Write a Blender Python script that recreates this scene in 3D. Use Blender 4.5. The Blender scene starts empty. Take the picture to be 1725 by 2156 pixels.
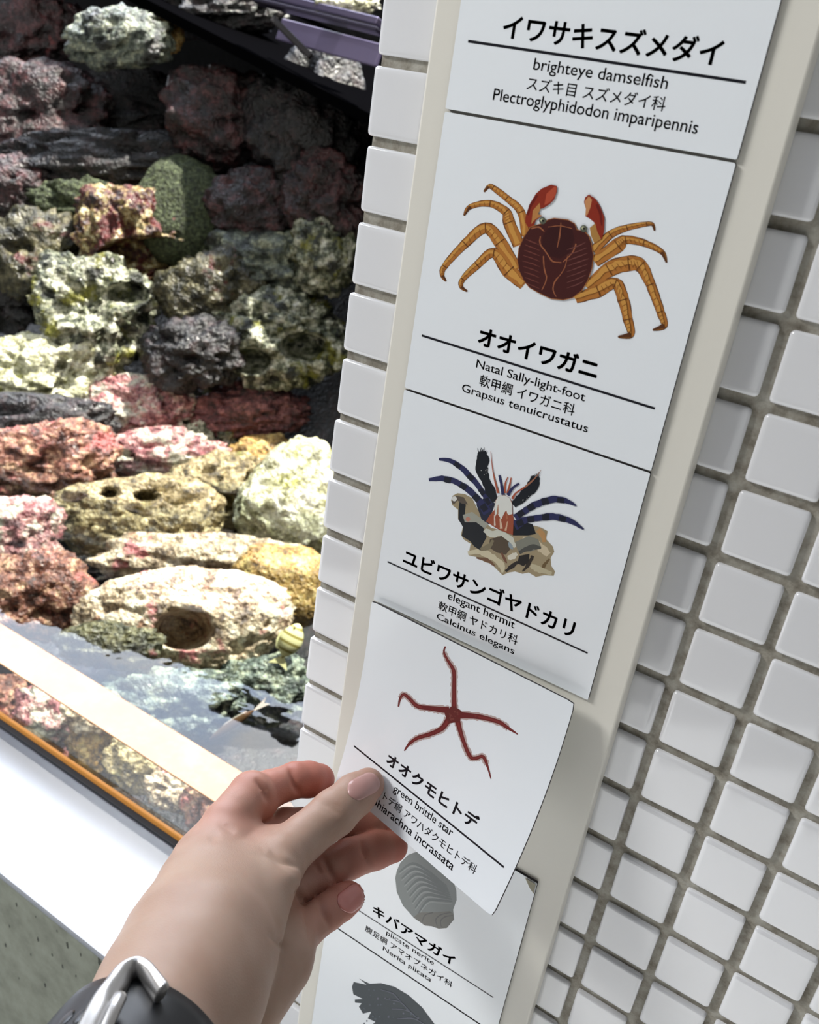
import bpy, bmesh, math, random
import numpy as np
from mathutils import Vector, Matrix
from mathutils.bvhtree import BVHTree
from mathutils.geometry import tessellate_polygon

# ------------------------------------------------------------------ camera, world, sun, exposure
S = 0.03                                    # one wall tile plus its joint is 30 mm
Rc = np.array([[0.8313890850, 0.5374607789, 0.1411669243],
               [0.3402278122, -0.2914709784, -0.8940300356],
               [-0.4393600177, 0.7913157271, -0.4251848949]])   # rows: right, down, forward
Cc = np.array([1.78074610, -11.1531168, 1.92858289])            # camera place, in tiles
F = 1953.739
SC = bpy.context.scene
COL = SC.collection
cam = bpy.data.cameras.new('camera')
cam.sensor_fit = 'HORIZONTAL'; cam.sensor_width = 36; cam.lens = F/1725*36
cam.clip_start = 0.005; cam.clip_end = 100
cam.dof.use_dof = True; cam.dof.focus_distance = 14.2*S; cam.dof.aperture_fstop = 24
camo = bpy.data.objects.new('camera', cam); COL.objects.link(camo)
M = Matrix.Identity(4)
for i in range(3):
    M[i][0] = Rc[0][i]; M[i][1] = -Rc[1][i]; M[i][2] = -Rc[2][i]; M[i][3] = Cc[i]*S
camo.matrix_world = M
SC.camera = camo
SC.view_settings.view_transform = 'Standard'; SC.view_settings.look = 'None'
SC.view_settings.gamma = 1; SC.view_settings.use_curve_mapping = False
SC.view_settings.exposure = 0.0

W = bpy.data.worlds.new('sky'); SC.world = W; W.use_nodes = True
wn = W.node_tree; wn.nodes.clear()
def wnode(t, **k):
    n = wn.nodes.new(t)
    for a, b in k.items(): setattr(n, a, b)
    return n
tc = wnode('ShaderNodeTexCoord')
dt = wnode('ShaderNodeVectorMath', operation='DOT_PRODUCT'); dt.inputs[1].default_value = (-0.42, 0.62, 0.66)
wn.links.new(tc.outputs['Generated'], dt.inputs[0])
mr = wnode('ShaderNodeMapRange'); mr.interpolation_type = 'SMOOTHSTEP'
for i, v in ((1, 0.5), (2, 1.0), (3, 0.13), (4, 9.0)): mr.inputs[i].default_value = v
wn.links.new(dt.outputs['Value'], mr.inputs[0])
nz = wnode('ShaderNodeTexNoise'); nz.inputs['Scale'].default_value = 5; nz.inputs['Detail'].default_value = 6
wn.links.new(tc.outputs['Generated'], nz.inputs['Vector'])
cr = wnode('ShaderNodeValToRGB')
cr.color_ramp.elements[0].position = 0.42; cr.color_ramp.elements[0].color = (0.66, 0.78, 1.0, 1)
cr.color_ramp.elements[1].position = 0.62; cr.color_ramp.elements[1].color = (1.0, 1.0, 1.0, 1)
wn.links.new(nz.outputs['Fac'], cr.inputs[0])
mx = wnode('ShaderNodeMix', data_type='RGBA'); mx.inputs[0].default_value = 0.5
# clouds only show up high towards the bright side; elsewhere the light is close to white
mb = wnode('ShaderNodeMapRange'); mb.inputs[1].default_value = 0.0; mb.inputs[2].default_value = 0.7
wn.links.new(dt.outputs['Value'], mb.inputs[0]); wn.links.new(mb.outputs[0], mx.inputs[0])
mx.inputs[6].default_value = (0.96, 0.98, 1.0, 1)
wn.links.new(cr.outputs[0], mx.inputs[7])
bg = wnode('ShaderNodeBackground'); wo = wnode('ShaderNodeOutputWorld')
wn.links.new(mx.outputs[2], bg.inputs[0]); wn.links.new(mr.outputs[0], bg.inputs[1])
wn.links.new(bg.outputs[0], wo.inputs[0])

sun = bpy.data.lights.new('sun', 'SUN'); sun.energy = 15; sun.angle = math.radians(0.8); sun.color = (1, 0.95, 0.86)
suno = bpy.data.objects.new('sun', sun); COL.objects.link(suno)
suno.rotation_euler = Vector((0.22, 0.25, 0.94)).to_track_quat('Z', 'Y').to_euler()
suno.location = (-0.6, 0.3, 1.2)
lamp = bpy.data.lights.new('soft_key', 'AREA'); lamp.energy = 23; lamp.shape = 'RECTANGLE'; lamp.size = 0.5; lamp.size_y = 0.25  # area light added for soft upper-left light on tiles and hand
lampo = bpy.data.objects.new('soft_key', lamp); COL.objects.link(lampo)
lampo.location = (-1.35, -0.75, 0.85)
lampo.rotation_euler = (Vector((-1.35, -0.75, 0.85))-Vector((-0.1, 0, -0.15))).to_track_quat('Z', 'Y').to_euler()

tl = bpy.data.lights.new('glint_spot', 'SPOT'); tl.energy = 3; tl.spot_size = math.radians(75); tl.spot_blend = .6; tl.shadow_soft_size = 0.02; tl.color = (.9, .95, 1)  # spot added to raise small glints on the dark back rocks
tlo = bpy.data.objects.new('glint_spot', tl); COL.objects.link(tlo)
tlo.location = (-0.75, 0.25, 0.75); tlo.rotation_euler = (Vector((-0.75, 0.25, 0.75))-Vector((-0.85, 0.86, -0.25))).to_track_quat('Z', 'Y').to_euler()

# ------------------------------------------------------------------ helpers
def ray(u, v):
    return Rc.T @ np.array([(u-862.5)/F, (v-1078)/F, 1.0])
def onplane(u, v, axis, val):               # where the sight line meets a plane of the place
    d = ray(u, v); return Cc + d*((val-Cc[axis])/d[axis])
def atdepth(u, v, d):
    return Cc + ray(u, v)*d
def proj(P):
    d = (np.asarray(P)-Cc) @ Rc.T
    return np.stack([862.5+F*d[..., 0]/d[..., 2], 1078+F*d[..., 1]/d[..., 2]], -1)
def lin(c):
    return tuple((x/12.92 if x <= 0.04045 else ((x+0.055)/1.055)**2.4) for x in c)

def tag(o, label=None, cat=None, group=None, kind=None):
    if label: o['label'] = label
    if cat: o['category'] = cat
    if group: o['group'] = group
    if kind: o['kind'] = kind
    return o
def empty(name, loc):
    o = bpy.data.objects.new(name, None); COL.objects.link(o)
    o.empty_display_size = 0.01
    o.location = Vector(loc)*S
    return o
def mk(name, V, faces, mats, parent=None, smooth=False, midx=None, cols=None):
    """one mesh object from vertices in tile units"""
    V = np.asarray(V, float)*S
    c = (V.min(0)+V.max(0))/2
    c = np.array([c[0], c[1], V[:, 2].min()])
    me = bpy.data.meshes.new(name)
    me.from_pydata((V-c).tolist(), [], [tuple(int(i) for i in f) for f in faces])
    for m in (mats if isinstance(mats, (list, tuple)) else [mats]): me.materials.append(m)
    if midx is not None: me.polygons.foreach_set('material_index', np.asarray(midx, dtype=np.int32))
    if smooth: me.polygons.foreach_set('use_smooth', np.ones(len(me.polygons), dtype=bool))
    if cols is not None:
        a = me.color_attributes.new('tone', 'FLOAT_COLOR', 'POINT')
        a.data.foreach_set('color', np.asarray(cols, dtype=np.float32).ravel())
    me.update()
    o = bpy.data.objects.new(name, me); COL.objects.link(o)
    if parent is not None:
        o.parent = parent
        w = Vector((0, 0, 0)); p = parent
        while p is not None: w += p.location; p = p.parent
        o.location = Vector(c)-w
    else:
        o.location = c
    return o
class MB:                                   # collects shapes of one mesh
    def __init__(s): s.v = []; s.f = []; s.m = []
    def add(s, V, Fs, mi=0):
        n = len(s.v); s.v.extend([list(map(float, p)) for p in V]); s.f.extend([[i+n for i in f] for f in Fs]); s.m.extend([mi]*len(Fs))
    def box(s, a, b, mi=0):
        x0, y0, z0 = a; x1, y1, z1 = b
        s.add([(x0,y0,z0),(x1,y0,z0),(x1,y1,z0),(x0,y1,z0),(x0,y0,z1),(x1,y0,z1),(x1,y1,z1),(x0,y1,z1)],
              [(0,3,2,1),(4,5,6,7),(0,1,5,4),(1,2,6,5),(2,3,7,6),(3,0,4,7)], mi)
    def build(s, name, mats, parent=None, smooth=False):
        return mk(name, s.v, s.f, mats, parent, smooth, s.m)
def bevel_obj(o, w, seg=3):
    b = o.modifiers.new('bevel', 'BEVEL'); b.width = w*S; b.segments = seg; b.limit_method = 'ANGLE'
    return o

# ---- materials
def mat(name, color, rough=0.5, metal=0.0, spec=0.5, coat=0.0, noise=None, bump=None, sss=0.0):
    m = bpy.data.materials.new(name); m.use_nodes = True
    nt = m.node_tree; b = nt.nodes['Principled BSDF']
    b.inputs['Roughness'].default_value = rough; b.inputs['Metallic'].default_value = metal
    b.inputs['Specular IOR Level'].default_value = spec; b.inputs['Coat Weight'].default_value = coat
    b.inputs['Coat Roughness'].default_value = 0.08
    L = nt.links.new
    t = nt.nodes.new('ShaderNodeTexCoord')
    if noise:                               # noise = (scale, list of (pos, colour), detail)
        n = nt.nodes.new('ShaderNodeTexNoise'); n.inputs['Scale'].default_value = noise[0]; n.inputs['Detail'].default_value = noise[2] if len(noise) > 2 else 6
        n.inputs['Roughness'].default_value = 0.65
        r = nt.nodes.new('ShaderNodeValToRGB'); e = r.color_ramp.elements
        while len(e) < len(noise[1]): e.new(0.5)
        for i, (p, c) in enumerate(noise[1]): e[i].position = p; e[i].color = (*lin(c), 1)
        L(t.outputs['Object'], n.inputs['Vector']); L(n.outputs['Fac'], r.inputs[0]); L(r.outputs[0], b.inputs['Base Color'])
    else:
        b.inputs['Base Color'].default_value = (*lin(color), 1)
    if bump:                                # (scale, strength, distance)
        n2 = nt.nodes.new('ShaderNodeTexNoise'); n2.inputs['Scale'].default_value = bump[0]; n2.inputs['Detail'].default_value = 8
        bp = nt.nodes.new('ShaderNodeBump'); bp.inputs['Strength'].default_value = bump[1]; bp.inputs['Distance'].default_value = bump[2]
        L(t.outputs['Object'], n2.inputs['Vector']); L(n2.outputs['Fac'], bp.inputs['Height']); L(bp.outputs[0], b.inputs['Normal'])
    return m
def clear(name, tint, ior=1.33, rough=0.0, bump=None, scale=1.0):
    """see-through surface that mirrors by angle"""
    m = bpy.data.materials.new(name); m.use_nodes = True; nt = m.node_tree; nt.nodes.clear(); L = nt.links.new
    tr = nt.nodes.new('ShaderNodeBsdfTransparent'); tr.inputs[0].default_value = (*tint, 1)
    gl = nt.nodes.new('ShaderNodeBsdfGlossy'); gl.inputs['Roughness'].default_value = rough
    fr = nt.nodes.new('ShaderNodeFresnel'); fr.inputs[0].default_value = ior
    mu = nt.nodes.new('ShaderNodeMath'); mu.operation = 'MULTIPLY'; mu.inputs[1].default_value = scale; mu.use_clamp = True
    mi = nt.nodes.new('ShaderNodeMixShader'); out = nt.nodes.new('ShaderNodeOutputMaterial')
    L(fr.outputs[0], mu.inputs[0]); L(mu.outputs[0], mi.inputs[0]); L(tr.outputs[0], mi.inputs[1]); L(gl.outputs[0], mi.inputs[2]); L(mi.outputs[0], out.inputs[0])
    if bump:
        t = nt.nodes.new('ShaderNodeTexCoord'); n = nt.nodes.new('ShaderNodeTexNoise'); n.inputs['Scale'].default_value = bump[0]; n.inputs['Detail'].default_value = 2
        bp = nt.nodes.new('ShaderNodeBump'); bp.inputs['Strength'].default_value = bump[1]; bp.inputs['Distance'].default_value = bump[2]
        L(t.outputs['Object'], n.inputs['Vector']); L(n.outputs['Fac'], bp.inputs['Height'])
        L(bp.outputs[0], gl.inputs['Normal']); L(bp.outputs[0], fr.inputs['Normal'])
    return m
m_tile = mat('white_glaze', (0.89, 0.89, 0.895), 0.12, coat=0.5, bump=(60, 0.03, 0.002))
m_grout = mat('grout', (0.6, 0.58, 0.54), 0.95, noise=(140, [(0.3, (0.45, 0.42, 0.37)), (0.5, (0.62, 0.6, 0.55)), (0.72, (0.72, 0.71, 0.67))]), bump=(400, 0.5, 0.001))
m_board = mat('cream_paint', (0.885, 0.87, 0.825), 0.4, bump=(90, 0.05, 0.001))
m_card = mat('laminate', (0.94, 0.955, 0.965), 0.22, coat=0.3)
m_cardedge = mat('magnet_edge', (0.2, 0.19, 0.19), 0.7)
m_ink = mat('black_ink', (0.05, 0.05, 0.09), 0.3)
m_concrete = mat('concrete', (0.45, 0.47, 0.43), 0.9, noise=(45, [(0.3, (0.47, 0.48, 0.43)), (0.55, (0.545, 0.56, 0.505)), (0.8, (0.6, 0.61, 0.56))]), bump=(160, 0.25, 0.001))
m_sill = mat('brushed_steel', (0.56, 0.57, 0.59), 0.33, metal=0.85, bump=(120, 0.04, 0.001))
m_amber = mat('amber_acrylic', (0.9, 0.65, 0.3), 0.18, coat=0.6, noise=(22, [(0.3, (0.38, 0.24, 0.09)), (0.5, (0.5, 0.34, 0.16)), (0.7, (0.58, 0.43, 0.27))]))
m_orange = mat('orange_edge', (0.97, 0.66, 0.3), 0.3, coat=0.4)  # glow of light through the pane edge put into this orange
m_shadow_gap = mat('shadow_gap', (0.2, 0.21, 0.23), 0.7)
m_acrylic = clear('acrylic', (0.97, 0.98, 0.97), 1.49)
m_water = clear('water', (0.93, 0.97, 0.96), 1.5, bump=(26, 0.10, 0.003))
m_dark = mat('dark_back', (0.07, 0.08, 0.1), 0.6, noise=(30, [(0.35, (0.03, 0.035, 0.05)), (0.6, (0.09, 0.08, 0.1)), (0.8, (0.2, 0.12, 0.13))]), bump=(90, 0.6, 0.004))
m_sand = mat('tank_bottom', (0.2, 0.2, 0.2), 0.8, noise=(60, [(0.3, (0.1, 0.11, 0.12)), (0.7, (0.33, 0.31, 0.29))]))
m_floor = mat('room_floor', (0.56, 0.57, 0.58), 0.6)

# ------------------------------------------------------------------ the setting
XL = -5.98                                  # left corner of the tiled pillar
mb = MB()
mb.box((XL+0.05, 0.075, -46), (14, 3.6, 40), 0)            # the pillar core, grout in front
mb.box((-46, 0.075, 5.2), (XL+0.05, 3.6, 40), 0)           # wall over the opening, added to keep sun off the hand
rnd = random.Random(5)
def tile_shape():
    """a pillowed tile of unit pitch: rings from the edge to the face"""
    h = 0.43; rings = []
    for ins, yy, rad in ((0.0, 0.12, 0.05), (0.0, 0.03, 0.05), (0.012, 0.012, 0.055), (0.03, 0.003, 0.06), (0.07, 0.0, 0.05)):
        hh = h-ins; pts = []
        for q in range(4):
            cx = (hh-rad)*(1 if q in (0, 3) else -1); cz = (hh-rad)*(1 if q in (0, 1) else -1)
            for k in range(4):
                a = math.pi/2*(q+k/3); pts.append((cx+rad*math.cos(a), yy, cz+rad*math.sin(a)))
        rings.append(pts)
    V = [p for r in rings for p in r]; n = 16; Fs = []
    for i in range(len(rings)-1):
        for k in range(n):
            Fs.append((i*n+k, i*n+(k+1) % n, (i+1)*n+(k+1) % n, (i+1)*n+k))
    b = (len(rings)-1)*n
    Fs.append([b+k for k in range(n)])
    return np.array(V), [f[::-1] for f in Fs]
TV, TF = tile_shape()
def tile(cx, cz, sx=1.0):
    V = TV.copy(); V[:, 0] = V[:, 0]*sx
    tx, tz = rnd.uniform(-.012, .012), rnd.uniform(-.012, .012)
    V[:, 1] += V[:, 0]*tx+V[:, 2]*tz
    V[:, 0] += cx+rnd.uniform(-.012, .012); V[:, 2] += cz+rnd.uniform(-.012, .012)
    mb.add(V, TF, 1)
for k in range(-24, 7):
    for i in range(-1, 7): tile(i+0.5, k+0.5)
for k in range(-24, 7): tile(-5.545, k+0.5)
wall = mb.build('wall_front', [m_grout, m_tile], smooth=True); tag(wall, kind='structure')
es = wall.modifiers.new('sharp', 'EDGE_SPLIT'); es.split_angle = math.radians(50)

ZS = -19.25; YG = 3.98; TG = 1.38; ZG = -16.96; ZW = -17.22
mb = MB(); mb.box((-46, 0.03, -46), (XL+0.04, YG-0.1, ZS-0.18))
o = mb.build('wall_left', m_concrete); tag(o, kind='structure')
# pits of the cast concrete: flat dark patches, the shade of hollows put into the colour
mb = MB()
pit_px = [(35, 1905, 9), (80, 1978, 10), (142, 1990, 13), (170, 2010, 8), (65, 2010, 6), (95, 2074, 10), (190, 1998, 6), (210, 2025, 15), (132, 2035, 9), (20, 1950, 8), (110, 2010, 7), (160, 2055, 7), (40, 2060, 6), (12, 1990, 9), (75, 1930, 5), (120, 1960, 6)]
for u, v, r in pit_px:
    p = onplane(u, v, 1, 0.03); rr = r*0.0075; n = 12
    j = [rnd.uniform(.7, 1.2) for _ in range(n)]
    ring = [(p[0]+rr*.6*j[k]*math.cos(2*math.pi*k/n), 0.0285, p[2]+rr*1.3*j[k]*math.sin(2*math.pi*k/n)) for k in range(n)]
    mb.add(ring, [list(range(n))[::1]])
pits = mb.build('pit_patch', mat('pit_shade', (0.27, 0.28, 0.25), 1.0), o); pits['kind'] = 'stuff'

mb = MB(); mb.box((-46, 0.0, ZS-0.2), (XL+0.03, YG-0.02, ZS))
o = bevel_obj(mb.build('trim_1', m_sill), 0.05); tag(o, kind='structure')

win = empty('window_1', (-20, YG, ZS)); tag(win, kind='structure')
mb = MB()
x0, x1 = -46, XL+0.03
mb.add([(x0, YG, ZS-3), (x1, YG, ZS-3), (x1, YG, ZG-.02), (x0, YG, ZG-.02)], [(0, 1, 2, 3)])
mb.add([(x0, YG+TG, ZS-3), (x1, YG+TG, ZS-3), (x1, YG+TG, ZG-.02), (x0, YG+TG, ZG-.02)], [(0, 1, 2, 3)])
mb.build('pane', m_acrylic, win)
mb = MB(); mb.box((x0, YG-0.02, ZG-.05), (x1, YG+TG, ZG)); bevel_obj(mb.build('top_edge', m_amber, win), 0.02)
mb = MB(); mb.box((x0, YG-0.12, ZS+0.08), (x1, YG-0.005, ZS+0.3)); bevel_obj(mb.build('orange_strip', m_orange, win), 0.03)
mb = MB(); mb.box((x0, YG-0.3, ZS), (x1, YG-0.005, ZS+0.08)); bevel_obj(mb.build('shadow_gap', m_shadow_gap, win), 0.02)  # dark strip standing in for the shadow gap between sill and pane

mb = MB(); mb.box((-70, YG+TG+.02, -25), (30, 46, -24.6)); tag(mb.build('floor_tank', m_sand), kind='structure')
mb = MB(); mb.box((-90, -60, -46.5), (60, 0, -46)); tag(mb.build('floor', m_floor), kind='structure')
mb = MB()
mb.add([(-80, 27.5, 12.1), (-4, 27.5, -5.5), (-4, 60, -5.5), (-80, 60, 12.1), (-80, 27.5, 12.6), (-4, 27.5, -5.0), (-4, 60, -5.0), (-80, 60, 12.6)], [(0,3,2,1),(4,5,6,7),(0,1,5,4),(1,2,6,5),(2,3,7,6),(3,0,4,7)])
tag(mb.build('shade_slab', mat('slab_black', (0.02, 0.02, 0.025), 1.0, spec=0.0)), kind='structure')  # slab added to shade the back rocks and bound the mirrored sky
mb = MB()
mb.box((-80, 46, -25), (40, 47, 12)); tag(mb.build('wall_back', m_dark), kind='structure')
mb = MB(); mb.box((XL+0.06, 3.62, -25), (XL+1, 46, 3.2)); tag(mb.build('wall_right', m_dark), kind='structure')
n = 2
mb = MB(); mb.add([(-70, YG+TG, ZW), (XL+.06, YG+TG, ZW), (XL+.06, 46, ZW), (-70, 46, ZW)], [(0, 1, 2, 3)])
o = mb.build('water', m_water); tag(o, 'clear still water of the rock tank, mirroring blue and white sky', 'water', kind='stuff')
# ------------------------------------------------------------------ signs
board = MB()
BX0, BX1, BY = -5.02, -0.5, -0.25
board.box((BX0, BY, -30), (BX1, 0.0, 12))
ob = bevel_obj(board.build('sign_board', m_board), 0.035)
tag(ob, 'tall cream backing board fixed to the white tiled pillar behind the animal cards', 'board')
CY = BY-0.002; CT = 0.045; CF = CY-CT       # cards: back, thickness, printed face
CX0, CX1 = -4.64, -0.955

INKS = {}
def ink(c):
    c = tuple(round(x, 3) for x in c)
    if c not in INKS: INKS[c] = mat('print_ink', c, 0.3)
    return INKS[c]
class Print:
    """flat printed shapes laid on a face by a map (s, t, lift) -> point"""
    def __init__(s, fmap): s.f = fmap; s.mb = MB(); s.mats = []; s.k = 0
    def mi(s, c):
        m = ink(c)
        if m not in s.mats: s.mats.append(m)
        return s.mats.index(m)
    def lift(s): s.k += 1; return 0.0015+0.00007*s.k
    def poly(s, pts, c):
        l = s.lift(); V = [s.f(p[0], p[1], l) for p in pts]
        t = tessellate_polygon([[Vector((p[0], p[1], 0)) for p in pts]])
        s.mb.add(V, [list(x) for x in t], s.mi(c))
    def disc(s, p, r, c, n=14, sy=1.0):
        s.poly([(p[0]+r*math.cos(2*math.pi*k/n), p[1]+sy*r*math.sin(2*math.pi*k/n)) for k in range(n)], c)
    def ribbon(s, pts, ws, c, jag=0.0, sub=5):
        pts = np.array(pts, float); ws = np.array(ws if hasattr(ws, '__len__') else [ws]*len(pts), float)
        # smooth the centre line
        n = len(pts); P = []; Wd = []
        for i in range(n-1):
            p0, p1, p2, p3 = pts[max(i-1, 0)], pts[i], pts[i+1], pts[min(i+2, n-1)]
            for k in range(sub):
                t = k/sub
                P.append(0.5*((2*p1)+(p2-p0)*t+(2*p0-5*p1+4*p2-p3)*t*t+(3*p1-p0-3*p2+p3)*t**3)); Wd.append(ws[i]+(ws[i+1]-ws[i])*t)
        P.append(pts[-1]); Wd.append(ws[-1]); P = np.array(P); Wd = np.array(Wd)
        T = np.gradient(P, axis=0); T /= np.linalg.norm(T, axis=1)[:, None]+1e-9
        N = np.stack([-T[:, 1], T[:, 0]], 1)
        l = s.lift()
        A = P+N*(Wd/2)[:, None]*np.array([1+jag*rnd.uniform(-1, 1) for _ in P])[:, None]; B = P-N*(Wd/2)[:, None]*np.array([1+jag*rnd.uniform(-1, 1) for _ in P])[:, None]
        V = [s.f(*p, l) for p in A]+[s.f(*p, l) for p in B]; m = len(P)
        s.mb.add(V, [(i, i+1, m+i+1, m+i) for i in range(m-1)], s.mi(c))
    def build(s, name, parent): return mk(name, s.mb.v, s.mb.f, s.mats, parent, False, s.mb.m)

def text2d(body, offset):
    c = bpy.data.curves.new('lettering', 'FONT'); c.body = body; c.resolution_u = 4
    o = bpy.data.objects.new('lettering', c); COL.objects.link(o)
    dg = bpy.context.evaluated_depsgraph_get(); dg.update()
    me = bpy.data.meshes.new_from_object(o.evaluated_get(dg))
    V = np.array([v.co[:] for v in me.vertices]); Fs = [list(p.vertices) for p in me.polygons]
    bpy.data.objects.remove(o); bpy.data.curves.remove(c); bpy.data.meshes.remove(me)
    if offset > 0:                          # heavier strokes: the outline laid down again all round
        V0, F0 = V, list(Fs); n = len(V0); off = [(0, 0)]+[(offset*math.cos(a*math.pi/4), offset*math.sin(a*math.pi/4)) for a in range(8)]
        V = np.concatenate([V0+np.array([x, y, 0]) for x, y in off]); Fs = [[i+k*n for i in f] for k in range(9) for f in F0]
    return V, Fs
def writing(name, body, fmap, s0, s1, top, base, parent, offset=0.0, jp=False):
    V, Fs = text2d(body, offset)
    x0, x1 = V[:, 0].min(), V[:, 0].max(); y1 = V[:, 1].max(); y0 = V[:, 1].min() if jp else 0.0
    W_ = [fmap(s0+(p[0]-x0)/(x1-x0)*(s1-s0), base+(p[1]-y0)/(y1-y0)*(top-base), 0.002) for p in V]
    return mk(name, W_, Fs, m_ink, parent)
def flatmap(s, t, l): return (s, CF-l, t)
def rule(fmap, s0, t0, s1, t1, w, parent):
    pr = Print(fmap); k = 24
    V = []
    for i in range(k+1):
        a = i/k; V += [fmap(s0+(s1-s0)*a, t0+(t1-t0)*a+w/2, 0.002), fmap(s0+(s1-s0)*a, t0+(t1-t0)*a-w/2, 0.002)]
    return mk('rule_line', V, [(2*i, 2*i+1, 2*i+3, 2*i+2) for i in range(k)], m_ink, parent)
def card(z0, z1, label, dx=0.0, x0=CX0, x1=CX1):
    t = empty('animal_card', ((x0+x1)/2, CY, z0)); tag(t, label, 'sign', 'animal name cards on the board')
    n = 5; r = 0.022; ring = []
    for q, (cx, cz) in enumerate(((x1-r, z1-r), (x0+r, z1-r), (x0+r, z0+r), (x1-r, z0+r))):
        for k in range(n): a = math.pi/2*(q+k/(n-1)); ring.append((cx+r*math.cos(a), cz+r*math.sin(a)))
    N = len(ring)
    V = [(p[0]+dx, CF, p[1]) for p in ring]+[(p[0]+dx, CY, p[1]) for p in ring]
    mk('card_sheet', V, [list(range(N))[::-1]]+[(i, (i+1) % N, N+(i+1) % N, N+i) for i in range(N)], [m_card, m_cardedge], t, midx=[0]+[1]*N)
    return t
# first card
c1 = card(1.57, 5.2, 'top card reading brighteye damselfish, cut off by the upper edge of the photo')
writing('title_lettering', 'イワサキスズメダイ', flatmap, -4.02, -1.40, 2.69, 2.42, c1, 0.022, True)
rule(flatmap, -4.46, 2.345, -1.08, 2.315, 0.03, c1)
writing('small_lettering', 'brighteye damselfish', flatmap, -3.54, -1.90, 2.27, 2.145, c1, 0.004)
writing('small_lettering', 'スズキ目 スズメダイ科', flatmap, -3.58, -1.87, 2.07, 1.92, c1, 0.006, True)
writing('small_lettering', 'Plectroglyphidodon imparipennis', flatmap, -4.0, -1.45, 1.885, 1.755, c1, 0.004)
# crab card
c2 = card(-2.085, 1.535, 'card with orange crab picture reading Natal Sally-light-foot')
writing('title_lettering', 'オオイワガニ', flatmap, -3.63, -1.92, -0.93, -1.19, c2, 0.03, True)
rule(flatmap, -4.49, -1.29, -1.11, -1.31, 0.03, c2)
writing('small_lettering', 'Natal Sally-light-foot', flatmap, -3.59, -2.0, -1.375, -1.49, c2, 0.006)
writing('small_lettering', '軟甲綱 イワガニ科', flatmap, -3.5, -2.1, -1.56, -1.72, c2, 0.008, True)
writing('small_lettering', 'Grapsus tenuicrustatus', flatmap, -3.74, -1.87, -1.76, -1.87, c2, 0.006)
def pxmap(x0, y0, k, lay):
    def f(s, t, l):
        p = onplane(x0+s*k, y0+t*k, 1, CF); return lay(p[0], p[2], l)
    return f
pr = Print(pxmap(900, 360, 550/1725, flatmap))
OC, OD, OL = (0.70, 0.45, 0.20), (0.42, 0.24, 0.10), (0.80, 0.58, 0.28)
legs = [
 ([(650,430),(620,270),(525,180),(435,110),(405,103),(375,138)], [50,46,36,30,18,4]),
 ([(605,490),(540,340),(520,270),(415,215),(285,235),(243,295)], [70,74,52,38,26,4]),
 ([(595,650),(480,470),(385,375),(250,480),(115,630),(100,690),(125,728)], [60,78,66,50,32,20,3]),
 ([(640,750),(540,660),(440,540),(330,620),(235,715),(225,765),(265,795)], [70,95,58,45,30,18,3]),
 ([(1095,530),(1210,420),(1320,375),(1450,350),(1490,355),(1502,395)], [60,46,36,24,16,3]),
 ([(1105,600),(1260,490),(1310,455),(1430,475),(1550,535),(1580,605)], [70,88,50,40,26,3]),
 ([(1055,770),(1200,650),(1330,610),(1410,625),(1475,750),(1540,930),(1565,1020),(1490,1050)], [60,92,96,82,58,48,36,4]),
 ([(980,845),(1130,790),(1245,740),(1295,850),(1325,980),(1345,1080),(1260,1095)], [50,84,66,70,56,40,4])]
for p, w in legs: pr.ribbon(p, [x+9 for x in w], OD, 0.06)
for p, w in legs: pr.ribbon(p, w, OC, 0.1)
for p, w in legs:
    q = np.array(p, float)+np.array([-6, -8]); pr.ribbon(q[:-1], [x*0.4 for x in w[:-1]], OL, 0.4)
    for a in range(1, len(p)-2):            # dark joints
        d = np.array(p[a+1], float)-np.array(p[a-1], float); d /= np.linalg.norm(d); nn = np.array([-d[1], d[0]])*w[a]*0.45
        pr.ribbon([np.array(p[a])-nn, np.array(p[a])+nn], 7, OD)
        for k in (0.25, 0.5, 0.75):
            c_ = np.array(p[a], float)*(1-k)+np.array(p[a+1], float)*k; pr.ribbon([c_-nn*.55, c_+nn*.55+d*6], 5, (0.58, 0.36, 0.15))
    e = np.array(p[-3:], float); pr.ribbon(e[1:], [w[-2]*.9, 3], (0.35, 0.2, 0.1))
cl1 = [(650,310),(668,250),(690,200),(720,150),(760,115),(820,90),(860,100),(858,140),(840,190),(810,220),(770,245),(738,255),(735,290),(762,293),(720,325),(700,375),(668,370),(650,340)]
cl2 = [(1070,155),(1110,180),(1140,225),(1160,275),(1173,310),(1170,400),(1155,450),(1105,480),(1095,440),(1112,385),(1105,340),(1070,310),(1048,300),(1050,250),(1037,205),(1045,175)]
pr.poly(cl1, (0.55, 0.18, 0.11)); pr.poly(cl2, (0.55, 0.18, 0.11))
pr.poly([(790,150),(845,100),(858,110),(850,160),(815,205),(775,225)], (0.70, 0.30, 0.2))
pr.poly([(700,260),(745,210),(750,250),(735,285),(760,293),(715,320),(690,350)], (0.72, 0.50, 0.28))
pr.poly([(1070,165),(1090,190),(1080,240),(1060,290),(1046,295),(1050,250),(1042,200)], (0.78, 0.55, 0.36))
pr.poly([(1075,375),(1112,345),(1125,400),(1150,450),(1105,478),(1085,430)], (0.68, 0.5, 0.26))
for q in ([(665,290),(690,220),(730,160)], [(1120,220),(1145,280),(1155,360)]): pr.ribbon(q, [16,20,10], (0.42, 0.11, 0.08), .2)
car = [(780,345),(800,325),(840,315),(930,325),(975,350),(990,390),(1040,400),(1068,430),(1085,480),(1097,560),(1088,640),(1062,720),(1020,790),(960,835),(900,848),(820,840),(740,802),(680,768),(640,720),(612,660),(600,590),(610,510),(640,440),(685,372),(740,355)]
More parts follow.
